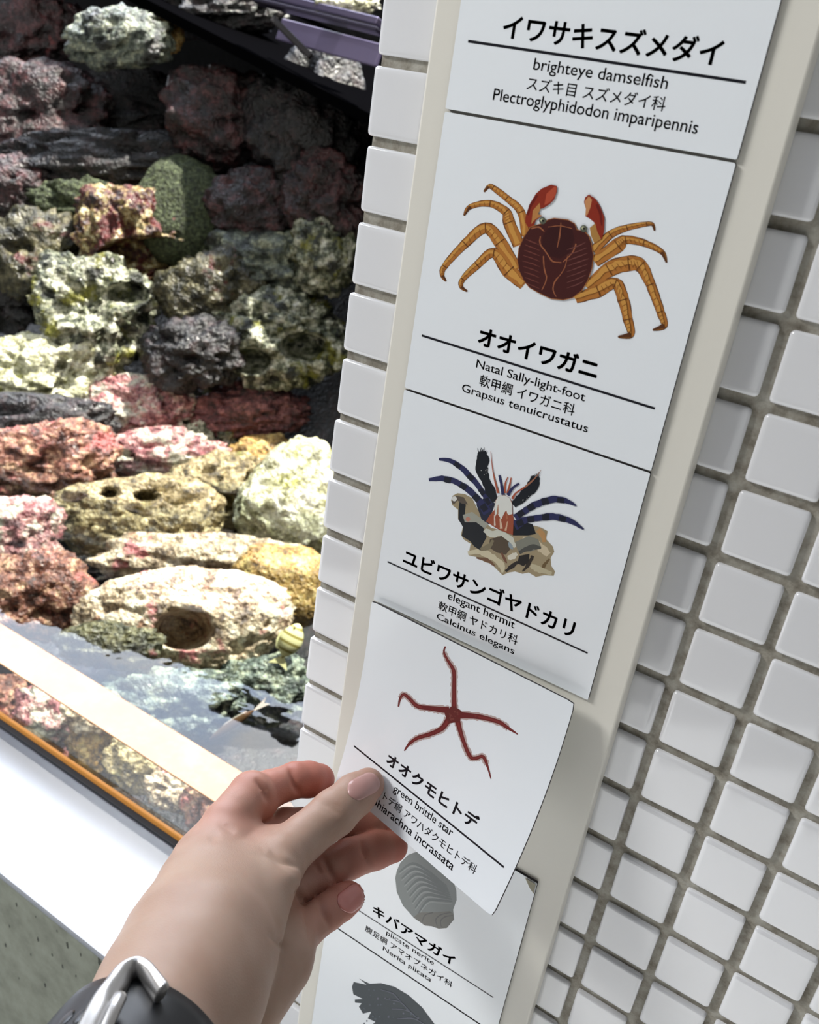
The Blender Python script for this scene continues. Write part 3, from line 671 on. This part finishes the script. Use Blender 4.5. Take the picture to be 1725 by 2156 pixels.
ex = {'red and cream': dict(holes=[(310,540,95,38,2.2)], lvl=6), 'big cream': dict(holes=[(388,1325,56,40,2.4)], lvl=6, rough=.2, pits=.16), 'sunlit white and': dict(holes=[(60,850,26,18,1.2),(130,770,12,9,.8),(150,860,30,16,1.0)], lvl=6),
      'tan hollowed': dict(holes=[(310,1045,24,11,1.0),(232,1038,16,10,.8)], lvl=6, rough=.2), 'cream and yellow rock': dict(holes=[(640,730,45,28,1.5),(530,760,40,25,1.4)], lvl=6), 'cream and yellow-green': dict(holes=[(462,1063,26,20,1.3)], lvl=6, rough=.22, rot=.3),
      'large white': dict(lvl=6, holes=[(270,620,40,24,1.2)]), 'bright pink': dict(lvl=6), 'red-brown': dict(lvl=6), 'glaring': dict(rot=.75, rough=.2, pits=.12, lvl=6), 'golden tan b': dict(rough=.18, pits=.12), 'upright': dict(rot=.5), 'flat dark pink': dict(lvl=6), 'round dome': dict(rough=.12, pits=.04), 'small bright': dict(lvl=4)}
# settle the pile: rocks that cross in the picture lie one in front of the other
RD_ = []
for r in R_:
    d = (place(r[0], r[1])-Cc) @ Rc[2]; RD_.append([d, d])
for it in range(160):
    for i in range(len(R_)):
        for j in range(i):
            A, B = R_[i], R_[j]
            q = math.hypot((A[0]-B[0])/(A[2]+B[2]), (A[1]-B[1])/(A[3]+B[3]))
            if q >= 1: continue
            th = lambda X, d: (.52*min(X[2], X[3])+.07*max(X[2], X[3]))*d/F
            need = (th(A, RD_[i][0])+th(B, RD_[j][0]))*math.sqrt(1-q*q)*1.1
            s = 1 if A[1] > B[1] else -1    # the lower one is nearer
            gap = (RD_[j][0]-RD_[i][0])*s
            if gap < need:
                m = (need-gap)*.25; RD_[i][0] -= m*s; RD_[j][0] += m*s
    for x, r in zip(RD_, R_):
        k = 4.5 if r[1] < 880 else 1.6
        x[0] = min(max(x[0], x[1]-k), x[1]+k)
for i, r in enumerate(R_):
    kw = {}
    for k, v in ex.items():
        if r[5].startswith(k): kw = v
    rock(*r, seed=11+i*7, dist=RD_[i][0], **kw)
# rocks seen low through the clear front pane
for i, (u, v, ru, rv, pal, lab) in enumerate([
 (15,1480,50,60,'redpink','red rock behind the clear pane at the left edge'),
 (100,1500,70,60,'pink','pink and cream rock behind the clear pane, left of the golden one'),
 (95,1570,70,45,'dpink','dark red rock behind the pane, under the pink one'),
 (205,1570,70,70,'gold','golden rock behind the clear pane'),
 (300,1600,80,60,'tan','tan rock behind the clear pane, right of the golden one'),
 (380,1660,70,50,'cream','cream rock low behind the clear pane'),
 (450,1690,60,60,'redpink','red-brown rock behind the pane next to the hand'),
 (200,1500,60,40,'cream','cream rock high behind the clear pane under the amber edge')]):
    rock(u, v, ru, rv, pal, lab, seed=400+i*5, P=onplane(u, v, 1, 6.3), depth=.6)

# the dark bank the rocks are piled on
n1, n2 = 90, 70; V = []; Fs = []
for j in range(n2+1):
    for i in range(n1+1):
        x = -66+i/n1*60.1; y = 6.2+j/n2*38.5
        V.append((x, y, 0))
V = np.array(V); zz = np.interp(V[:, 1], [6, 9, 18, 22, 27, 33, 36, 45], [-23.5, -22.5, -21.5, -20.5, -15, -6, -3, -2]); V[:, 2] = zz+.8*fbm(V*np.array([.35, .35, 1]), 77, 4)
for j in range(n2):
    for i in range(n1): q = j*(n1+1)+i; Fs.append((q, q+1, q+n1+2, q+n1+1))
o = mk('rock_bank', V, Fs, RM['black'], None, True); tag(o, kind='structure')

# ---- fish
def fish(P, L, H, dirv, upv, T, mats, name, label, cat, stripes, tailc):
    P = np.array(P); dirv = np.array(dirv)/np.linalg.norm(dirv); sv = np.cross(dirv, upv); sv /= np.linalg.norm(sv); up = np.cross(sv, dirv)
    t = empty(name, tuple(P)); tag(t, label, cat)
    n, m = 28, 14; V = []; Fs = []; mi = []
    for i in range(n+1):
        a = i/n; h = H*(math.sin(math.pi*min(a*1.06, 1))**.7*.5+.06*(1-a)*0+.05); w = T*(math.sin(math.pi*min(a*1.05, 1))**.7*.5+.04)
        for k in range(m):
            g = 2*math.pi*k/m; V.append(P+dirv*L*(.5-a)+up*h*math.sin(g)+sv*w*math.cos(g))
    for i in range(n):
        for k in range(m): Fs.append((i*m+k, i*m+(k+1) % m, (i+1)*m+(k+1) % m, (i+1)*m+k)); mi.append(1 if stripes and (i//2) % 3 == 1 else 0)
    Fs += [list(range(m))[::-1], [n*m+k for k in range(m)]]; mi += [0, 0]
    mk('body', V, Fs, mats, t, True, mi)
    def fin(name, pts, th=.012):
        A = [P+dirv*x*L+up*y*H+sv*th for x, y in pts]; B = [P+dirv*x*L+up*y*H-sv*th for x, y in pts]; k = len(pts)
        mk(name, A+B, [list(range(k)), [k+i for i in range(k)][::-1]]+[(i, (i+1) % k, k+(i+1) % k, k+i) for i in range(k)], tailc, t)
    fin('tail_fin', [(-.44,.06),(-.56,.25),(-.76,.5),(-.66,.05),(-.74,-.45),(-.54,-.22),(-.44,-.06)])
    fin('dorsal_fin', [(.22,.42),(.1,.62),(-.12,.62),(-.34,.45),(-.3,.2),(0,.4)])
    for s in (-1, 1):
        e = P+dirv*L*.38+up*H*.1+sv*s*T*.34; V4, F4 = ICO[4]
        mk('eye', e+V4*.05*H, F4, m_black, t, True)
    return t
m_black = mat('black_bead', (0.03, 0.03, 0.03), 0.2)
m_fy = mat('fish_yellow', (0.84, 0.82, 0.62), 0.35); m_fs = mat('fish_stripe', (0.55, 0.5, 0.26), 0.4); m_ff = mat('fish_fin', (0.9, 0.88, 0.66), 0.4)
m_gb = mat('goby_brown', (0.28, 0.2, 0.12), 0.35); m_gf = mat('goby_fin', (0.75, 0.72, 0.68), 0.4)
PF = onplane(612, 1350, 2, -17.75); dF = (PF-Cc) @ Rc[2]
fish(PF, 80*dF/F, 46*dF/F, Rc[0]*.45-Rc[1]*.9, -Rc[0]*.9-Rc[1]*.45, .5, [m_fy, m_fs], 'striped_fish', 'small pale yellow striped fish swimming beside the pillar', 'fish', True, m_ff)
PF = onplane(490, 1525, 2, -17.6); dF = (PF-Cc) @ Rc[2]
fish(PF, 120*dF/F, 17*dF/F, -Rc[0]*.83+Rc[1]*.55, -Rc[0]*.55-Rc[1]*.83, .2, [m_gb, m_gb], 'slender_fish', 'slender brown fish under the mirrored sky near the hand', 'fish', False, m_gf)

# ---- rail and its panel at the back, purple light put into their colour
m_rail = mat('lavender_lit_metal', (0.42, 0.39, 0.5), 0.3, metal=.6); m_rail2 = mat('lavender_lit_plate', (0.42, 0.39, 0.52), 0.4)
A = onplane(540, -15, 1, 28.3); B = onplane(800, 48, 1, 27.9)
def bar(name, A, B, w, h, m, parent, up=-Rc[1]):
    d = B-A; d = d/np.linalg.norm(d); s = np.cross(d, up); s /= np.linalg.norm(s); q = np.cross(s, d); V = []
    for P in (A, B):
        for x, y in ((-1,-1),(1,-1),(1,1),(-1,1)): V.append(P+s*w*x/2+q*h*y/2)
    return mk(name, V, [(0,3,2,1),(4,5,6,7),(0,1,5,4),(1,2,6,5),(2,3,7,6),(3,0,4,7)], m, parent)
rail = empty('metal_rail', tuple((A+B)/2)); tag(rail, 'lavender-lit metal rail at the top of the tank beside the pillar', 'rail')
bevel_obj(bar('rail_bar', A, B, .5, .32, m_rail, rail), .05)
bevel_obj(bar('rail_lip', A-Rc[1]*-.42, B-Rc[1]*-.42, .7, .18, mat('dark_metal', (0.2, 0.18, 0.25), .4, metal=.5), rail), .04)
A2 = onplane(590, 62, 1, 28.6); B2 = onplane(800, 118, 1, 28.2)
bevel_obj(bar('plate', A2, B2, .25, 1.0, m_rail2, rail), .05)
bevel_obj(bar('bracket', onplane(575, 40, 1, 27.7), onplane(655, 120, 1, 27.9), .3, .3, mat('dark_bracket', (0.12, 0.1, 0.12), .6), rail), .05)
# ------------------------------------------------------------------ the hand: one smooth surface grown round its bones
def bone(u, v, d, rpx): return (atdepth(u, v, d), rpx*d/F)
THUMB = [bone(432,2010,11.6,70), bone(500,1915,12.3,82), bone(583,1815,13.2,56), bone(640,1763,13.75,48), bone(703,1712,14.15,49), bone(748,1673,14.45,44), bone(775,1652,14.6,35)]
INDEX = [bone(440,1805,13.1,62), bone(474,1736,13.5,48), bone(530,1672,14.05,47), bone(540,1690,14.1,42), bone(566,1662,14.35,39), bone(622,1642,14.7,37), bone(650,1641,14.85,37), bone(672,1641,15.0,33)]
MIDDLE = [bone(490,1850,13.2,62), bone(600,1738,14.5,36), bone(690,1732,14.95,35), bone(770,1738,15.2,33), bone(806,1742,15.35,28)]
RING = [bone(545,1925,13.3,60), bone(628,1862,14.0,44), bone(660,1850,14.2,42), bone(735,1808,14.6,41), bone(790,1789,14.95,40), bone(826,1783,15.15,33)]
PINKY = [bone(560,2010,12.5,66), bone(640,1955,13.3,42), bone(690,1920,13.7,37), bone(716,1901,13.9,37), bone(734,1890,14.0,34)]
ARM = [bone(60,2560,7.9,175), bone(250,2290,9.5,172), bone(375,2105,10.9,163), bone(420,2010,11.5,150)]
PALM = [(bone(400,2060,11.3,150), bone(432,1880,12.6,98)), (bone(420,1985,11.8,140), bone(455,1830,13.0,80)), (bone(440,1990,12.0,130), bone(500,1870,13.1,78)), (bone(470,2060,12.2,105), bone(545,1935,13.3,74)), (bone(485,2090,12.1,105), bone(580,1995,12.9,74)), (bone(500,2110,11.9,88), bone(592,2030,12.6,62))]
allb = THUMB+INDEX+MIDDLE+RING+PINKY+ARM[1:]
lo = np.min([p-r for p, r in allb], 0)-.25; hi = np.max([p+r for p, r in allb], 0)+.25
lo = np.minimum(lo, ARM[1][0]-.6)
H_ = 0.028
dims = np.ceil((hi-lo)/H_).astype(int)+1
AX = [lo[i]+H_*np.arange(dims[i]) for i in range(3)]
G = np.stack(np.meshgrid(*AX, indexing='ij'), -1).astype(np.float32)
def cone(a, b):
    (A, ra), (B, rb) = a, b; A = A.astype(np.float32); B = B.astype(np.float32); ba = B-A
    h = np.clip(((G-A) @ ba)/(ba @ ba), 0, 1)
    return np.sqrt(((G-A-h[..., None]*ba)**2).sum(-1))-(ra+(rb-ra)*h)
def smin(a, b, k):
    h = np.maximum(k-np.abs(a-b), 0)/k
    return np.minimum(a, b)-h*h*k*.25
def chain(ch, k):
    d = None
    for i in range(len(ch)-1):
        c = cone(ch[i], ch[i+1]); d = c if d is None else smin(d, c, k)
    return d
palm = chain(ARM, .3)
for a, b in PALM[:3]: palm = smin(palm, cone(a, b), .35)
heel = cone(*PALM[3])                      # the heel and little-finger side of the palm, behind the ball of the thumb
for a, b in PALM[4:]: heel = smin(heel, cone(a, b), .3)
th = smin(palm, chain(THUMB, .07), .30)
th = smin(th, cone(bone(568,1858,12.75,58), bone(520,1950,12.1,78)), .12)   # ball of the thumb
hand = np.minimum(th, smin(palm, chain(INDEX, .06), .28))
hand = smin(hand, cone(bone(470,1790,13.2,42), bone(560,1765,13.6,26)), .25)   # web of the thumb
low = heel
for ch, kp in ((MIDDLE, .22), (RING, .2), (PINKY, .2)): low = np.minimum(low, smin(heel, chain(ch, .06), kp))
hand = smin(hand, low, .09)
def surface_nets(D):
    s = D < 0; nx, ny, nz = D.shape
    cs = [(0,0,0),(1,0,0),(0,1,0),(1,1,0),(0,0,1),(1,0,1),(0,1,1),(1,1,1)]
    sl = lambda o: tuple(slice(o[i], D.shape[i]-1+o[i]) for i in range(3))
    cnt = sum(s[sl(o)].astype(np.int8) for o in cs); act = (cnt > 0) & (cnt < 8)
    idx = -np.ones(act.shape, np.int64); I = np.argwhere(act); idx[act] = np.arange(len(I))
    acc = np.zeros((len(I), 3)); num = np.zeros(len(I))
    vals = [D[I[:, 0]+o[0], I[:, 1]+o[1], I[:, 2]+o[2]] for o in cs]
    for a in range(8):
        for b in range(a+1, 8):
            if sum(abs(cs[a][i]-cs[b][i]) for i in range(3)) != 1: continue
            va, vb = vals[a], vals[b]; x = (va < 0) != (vb < 0); t = np.where(x, va/(va-vb+1e-12), 0)
            p = np.array(cs[a])+(np.array(cs[b])-np.array(cs[a]))*t[:, None]; acc += p*x[:, None]; num += x
    V = I+acc/num[:, None]; Q = []
    for ax in range(3):
        o = [0, 0, 0]; o[ax] = 1
        A = s[tuple(slice(0, D.shape[i]-o[i]) for i in range(3))]; B = s[tuple(slice(o[i], None) for i in range(3))]
        E = np.argwhere(A != B); b, c = [(1, 2), (2, 0), (0, 1)][ax]
        E = E[(E[:, b] > 0) & (E[:, c] > 0) & (E[:, b] < D.shape[b]-1) & (E[:, c] < D.shape[c]-1)]
        def cell(db, dc):
            e = E.copy(); e[:, b] += db; e[:, c] += dc; return idx[e[:, 0], e[:, 1], e[:, 2]]
        q = np.stack([cell(-1, -1), cell(0, -1), cell(0, 0), cell(-1, 0)], 1)
        inside = A[E[:, 0], E[:, 1], E[:, 2]]; q[~inside] = q[~inside][:, ::-1]; Q.append(q)
    Q = np.concatenate(Q); return V, Q[(Q >= 0).all(1)]
HV, HQ = surface_nets(hand); HV = lo+HV*H_
del G, hand, palm
# even the surface out
ed = np.concatenate([HQ[:, [0, 1]], HQ[:, [1, 2]], HQ[:, [2, 3]], HQ[:, [3, 0]]]); ed = np.concatenate([ed, ed[:, ::-1]])
deg = np.bincount(ed[:, 0], minlength=len(HV)).astype(float)
def lap(V): return np.stack([np.bincount(ed[:, 0], V[ed[:, 1], i], len(V)) for i in range(3)], 1)/deg[:, None]
for it in range(6): HV = HV+.6*(lap(HV)-HV); HV = HV-.5*(lap(HV)-HV)
def normals(V):
    n = np.cross(V[HQ[:, 2]]-V[HQ[:, 0]], V[HQ[:, 3]]-V[HQ[:, 1]]); N = np.zeros_like(V)
    for k in range(4):
        for i in range(3): N[:, i] += np.bincount(HQ[:, k], n[:, i], len(V))
    return N/(np.linalg.norm(N, axis=1)[:, None]+1e-9)
# creases and folds pressed into the skin, each a line over the surface that faces the viewer's side
HN = normals(HV); PX = proj(HV); view = (HV-Cc)/np.linalg.norm(HV-Cc, axis=1)[:, None]; facing = (HN*view).sum(1) < -.05
bvh = BVHTree.FromPolygons(HV.tolist(), HQ.tolist())
vis = np.zeros(len(HV), bool)
for i in np.where(facing)[0]:
    h = bvh.ray_cast(Vector(Cc), Vector(view[i])); vis[i] = h[0] is not None and (np.linalg.norm(HV[i]-np.array(h[0])) < .06)
disp = np.zeros(len(HV))
def seg_d(P, a, b):
    a = np.array(a, float); b = np.array(b, float); t = np.clip(((P-a) @ (b-a))/((b-a) @ (b-a)), 0, 1); return np.linalg.norm(P-a-t[:, None]*(b-a), axis=1), t
def crease(pts, w, dep):
    d = np.full(len(HV), 1e9); w = max(w, 6.5); s = np.zeros(len(HV)); n = len(pts)-1
    for k, (a, b) in enumerate(zip(pts[:-1], pts[1:])):
        dd, t = seg_d(PX, a, b); m = dd < d; d = np.where(m, dd, d); s = np.where(m, (k+t)/n, s)
    dep = dep*np.sin(np.pi*np.clip(s*.96+.02, 0, 1))**.7
    global disp
    disp -= 1.35*dep*np.exp(-(d/w)**2)*vis
c6_ = lambda x, y: (340+x*.3246, 1560+y*.3246)
for pts, w, dep in (
 ([(690,400),(670,320),(610,240)], 6, .05), ([(900,350),(865,280),(835,170)], 5, .045),
 ([(700,700),(790,770),(880,830)], 6, .05), ([(640,690),(760,780),(860,870)], 5, .022), ([(600,720),(700,745),(800,820)], 6, .014),
 ([(1000,385),(1080,420),(1165,480)], 6, .022), ([(1040,370),(1120,410),(1170,440)], 5, .012), ([(970,410),(1060,450),(1130,490)], 5, .010),
 ([(1300,640),(1320,720),(1370,800)], 5, .045), ([(1050,760),(1090,830),(1120,900)], 6, .045), ([(1000,800),(1040,860)], 5, .02), ([(1020,1030),(1070,1130),(1110,1220)], 6, .05), ([(920,1080),(960,1200),(970,1340)], 7, .03), ([(860,950),(900,1010),(940,1070)], 7, .04), ([(700,1250),(760,1300),(800,1350)], 7, .03),
 ([(360,520),(430,560),(480,600)], 9, .02), ([(380,600),(300,640)], 12, .012)):
    crease([c6_(*p) for p in pts], w, dep)
for cx, cy, w, dep in ((850,890,26,.05), (420,1000,60,.02)): # knuckle swelling
    q = c6_(cx, cy); disp += dep*np.exp(-((PX[:, 0]-q[0])**2+(PX[:, 1]-q[1])**2)/w**2)*vis
HV = HV+HN*disp[:, None]
HV = HV+.2*(lap(HV)-HV)
# redder skin at finger ends and curled fingers, with the index's backlit glow painted in
tone = np.zeros(len(HV))
for ch, w in ((INDEX, .95), (MIDDLE, 1.0), (RING, .95), (PINKY, .9), (THUMB[4:], .2)):
    for k, (p, r) in enumerate(ch[1:]):
        f = (.45+.55*k/(len(ch)-2))*w
        tone = np.maximum(tone, f*np.exp(-(np.linalg.norm(HV-p, axis=1)/(r*1.9))**2))
hcols = np.stack([tone, tone, tone, np.ones_like(tone)], 1)
ms = bpy.data.materials.new('skin'); ms.use_nodes = True; nt = ms.node_tree; b = nt.nodes['Principled BSDF']; L = nt.links.new
at = nt.nodes.new('ShaderNodeAttribute'); at.attribute_name = 'tone'
mx = nt.nodes.new('ShaderNodeMix'); mx.data_type = 'RGBA'; mx.inputs[6].default_value = (*lin((0.655, 0.55, 0.48)), 1); mx.inputs[7].default_value = (*lin((0.72, 0.37, 0.31)), 1)
tcs = nt.nodes.new('ShaderNodeTexCoord'); n1_ = nt.nodes.new('ShaderNodeTexNoise'); n1_.inputs['Scale'].default_value = 60; n1_.inputs['Detail'].default_value = 4; L(tcs.outputs['Object'], n1_.inputs['Vector'])
mm = nt.nodes.new('ShaderNodeMix'); mm.data_type = 'RGBA'; mm.blend_type = 'MULTIPLY'; mm.inputs[0].default_value = .35
rr = nt.nodes.new('ShaderNodeValToRGB'); rr.color_ramp.elements[0].color = (*lin((.88, .78, .74)), 1); rr.color_ramp.elements[1].color = (1, 1, 1, 1); rr.color_ramp.elements[0].position = .3; rr.color_ramp.elements[1].position = .7
L(n1_.outputs['Fac'], rr.inputs[0]); L(at.outputs['Fac'], mx.inputs[0]); L(mx.outputs[2], mm.inputs[6]); L(rr.outputs[0], mm.inputs[7]); L(mm.outputs[2], b.inputs['Base Color'])
b.inputs['Subsurface Weight'].default_value = .25; b.inputs['Subsurface Radius'].default_value = (1.0, .35, .2); b.inputs['Subsurface Scale'].default_value = .004
b.inputs['Roughness'].default_value = .48; b.inputs['Specular IOR Level'].default_value = .35
vo = nt.nodes.new('ShaderNodeTexVoronoi'); vo.inputs['Scale'].default_value = 1500; L(tcs.outputs['Object'], vo.inputs['Vector'])
bp = nt.nodes.new('ShaderNodeBump'); bp.inputs['Strength'].default_value = .12; bp.inputs['Distance'].default_value = .0004; L(vo.outputs['Distance'], bp.inputs['Height']); L(bp.outputs[0], b.inputs['Normal'])
handt = mk('hand', HV, HQ, ms, None, True, cols=hcols)
tag(handt, "left hand and wrist pinching the lifted card between thumb and fingers", 'person')
# ---- nails
bvh = BVHTree.FromPolygons(HV.tolist(), HQ.tolist()); HN = normals(HV)
def nail(c, tip, half_w, label, m_=None):
    """c, tip: middle of the nail root and of its free edge"""
    c = np.array(c, float); tp = np.array(tip, float); ax = tp-c; L_ = np.linalg.norm(ax); ax /= L_; sd = np.array([-ax[1], ax[0]])
    n, m = 18, 14; V = []; ok = True
    for i in range(n+1):
        for j in range(m+1):
            s = i/n; t = (j/m)*2-1
            wd = half_w*min(1, (1-max(0, (.22-s)/.22)**2*.35))*(1-max(0, (s-.75)/.25)**2*.25)
            uv = c+ax*L_*(s+(.10*(1-t*t)*(1 if s > .5 else -1)*abs(2*s-1)))+sd*wd*t
            d = ray(*uv); d = d/np.linalg.norm(d); h = bvh.ray_cast(Vector(Cc), Vector(d))
            if h[0] is None: V.append(None); continue
            lift = .014*(1-t**4*.9)*(1-max(0, (.15-s)/.15)**2)+.004
            V.append(np.array(h[0])+np.array(h[1])*lift)
    Fs = []; keep = {}; out = []
    for k, p in enumerate(V):
        if p is not None: keep[k] = len(out); out.append(p)
    for i in range(n):
        for j in range(m):
            q = (i*(m+1)+j, i*(m+1)+j+1, (i+1)*(m+1)+j+1, (i+1)*(m+1)+j)
            if all(x in keep for x in q):
                P4 = [out[keep[x]] for x in q]
                if max(np.linalg.norm(P4[x]-P4[0]) for x in range(4)) < .3: Fs.append([keep[x] for x in q])
    o = mk('nail', out, Fs, m_ or m_nail, handt, True); o['label'] = label
    sm = o.modifiers.new('thick', 'SOLIDIFY'); sm.thickness = .0004; sm.offset = -1
m_nail = mat('nail', (0.70, 0.53, 0.50), 0.25, coat=.3)
nail((739, 1669), (791, 1643), 23, 'thumb nail')
nail((720, 1908), (762, 1876), 25, 'little finger nail', mat('nail_pink', (0.74, 0.46, 0.42), 0.25, coat=.3))

# ---- wrist watch strap
wa, wr = ARM[1]; wb, wr2 = ARM[2]
ax = wb-wa; ax /= np.linalg.norm(ax)
C0 = atdepth(262, 2312, 9.5); e1 = -Rc[2]-ax*(-Rc[2] @ ax); e1 /= np.linalg.norm(e1); e2 = np.cross(ax, e1)
watch = empty('watch_strap', tuple(C0)); tag(watch, 'black rubber watch strap with a steel buckle around the wrist', 'watch')
m_rub = mat('black_rubber', (0.035, 0.038, 0.05), 0.42, bump=(400, .08, .0005)); m_steel = mat('steel', (0.72, 0.71, 0.70), 0.32, metal=.9)
def ringpts(r1, r2, n=72, a0=0, a1=2*math.pi): return [(r1*math.cos(a0+(a1-a0)*k/n), r2*math.sin(a0+(a1-a0)*k/n)) for k in range(n+(0 if a1-a0 > 6.28 else 1))]
RA, RB = .97, 1.02
def band(name, r1, r2, w, th, a0, a1, shift, parent, m, taper=False, n=80):
    full = a1-a0 > 6.28; P = ringpts(r1, r2, n, a0, a1); V = []; Fs = []
    prof = [(-.5, 0), (-.46, 1), (-.3, 1.12), (.3, 1.12), (.46, 1), (.5, 0)]
    for k, (x, y) in enumerate(P):
        nrm = math.hypot(x, y); ww = w
        if taper:
            q = k/(len(P)-1); ww = w*(math.sqrt(max(0, 1-((.08-q)/.08)**2)) if q < .08 else 1)*(1) + .02
        for s, h in prof: V.append(C0+ax*(s*ww+shift)+(e1*x+e2*y)*(1+th*h/nrm))
    m_ = len(prof); N = len(P)
    for k in range(N if full else N-1):
        for j in range(m_): Fs.append((k*m_+j, k*m_+(j+1) % m_, ((k+1) % N)*m_+(j+1) % m_, ((k+1) % N)*m_+j))
    if not full: Fs += [list(range(m_)), [(N-1)*m_+j for j in range(m_)][::-1]]
    return mk(name, V, Fs, m, parent, True)
def ringat(ang, lift, sh): 
    x, y = RA*math.cos(ang), RB*math.sin(ang); nrm = math.hypot(x, y); return C0+ax*sh+(e1*x+e2*y)*(1+lift/nrm)
band('strap', RA, RB, 1.05, .07, 0, 2*math.pi+.001, -.08, watch, m_rub)

sb = bpy.data.objects[[o.name for o in watch.children if o.name.startswith('strap')][0]]
SVt = [tuple(np.array(v.co[:])/S+C0+np.array(sb.location[:])/S) for v in sb.data.vertices]
sbvh = BVHTree.FromPolygons(SVt, [list(p.vertices) for p in sb.data.polygons])
def onstrap(u, v, lift):
    d = ray(u, v); d = d/np.linalg.norm(d); h = sbvh.ray_cast(Vector(Cc), Vector(d))
    if h[0] is None: h = sbvh.find_nearest(Vector(atdepth(u, v, 9.2)))
    nn = np.array(h[1]); nn = nn if nn @ d < 0 else -nn
    return np.array(h[0])+nn*lift, nn
def tube(name, pts, r, m, parent, sub=6, flat=1.0):
    pts = [np.array(p, float) for p in pts]; P = []
    n = len(pts)
    for i in range(n-1):
        p0, p1, p2, p3 = pts[max(i-1, 0)], pts[i], pts[i+1], pts[min(i+2, n-1)]
        for k in range(sub):
            t = k/sub; P.append(0.5*((2*p1)+(p2-p0)*t+(2*p0-5*p1+4*p2-p3)*t*t+(3*p1-p0-3*p2+p3)*t**3))
    P.append(pts[-1]); V = []; Fs = []; m_ = 12; up = -Rc[2]
    for i, p in enumerate(P):
        T = P[min(i+1, len(P)-1)]-P[max(i-1, 0)]; T /= np.linalg.norm(T); a = np.cross(T, up); a /= np.linalg.norm(a); b_ = np.cross(a, T)
        rr = r*(1 if 0 < i < len(P)-1 else .7)
        for k in range(m_): V.append(p+a*rr*math.cos(2*math.pi*k/m_)+b_*rr*flat*math.sin(2*math.pi*k/m_))
    for i in range(len(P)-1):
        for k in range(m_): Fs.append((i*m_+k, i*m_+(k+1) % m_, (i+1)*m_+(k+1) % m_, (i+1)*m_+k))
    Fs += [list(range(m_))[::-1], [(len(P)-1)*m_+k for k in range(m_)]]
    return mk(name, V, Fs, m, parent, True)
BK_ = [(185,2190), (215,2140), (245,2095), (268,2066), (288,2057), (305,2066), (322,2090), (336,2112)]
buckle = tube('buckle', [onstrap(u, v, .1)[0] for u, v in BK_], .125, m_steel, watch, flat=.5)
pin = tube('buckle_pin', [onstrap(u, v, .16)[0] for u, v in ((252,2128), (236,2160), (215,2205))], .07, m_steel, watch)
for u, v in ((140,2145), (172,2138)):
    c, nn = onstrap(u, v, .004); V4, F4 = ICO[4]
    t_ = np.cross(ax, nn); t_ /= np.linalg.norm(t_)
    mk('hole', c+V4[:, :1]*ax*.13+V4[:, 1:2]*t_*.06+V4[:, 2:]*nn*.012, F4, m_black, watch, True)
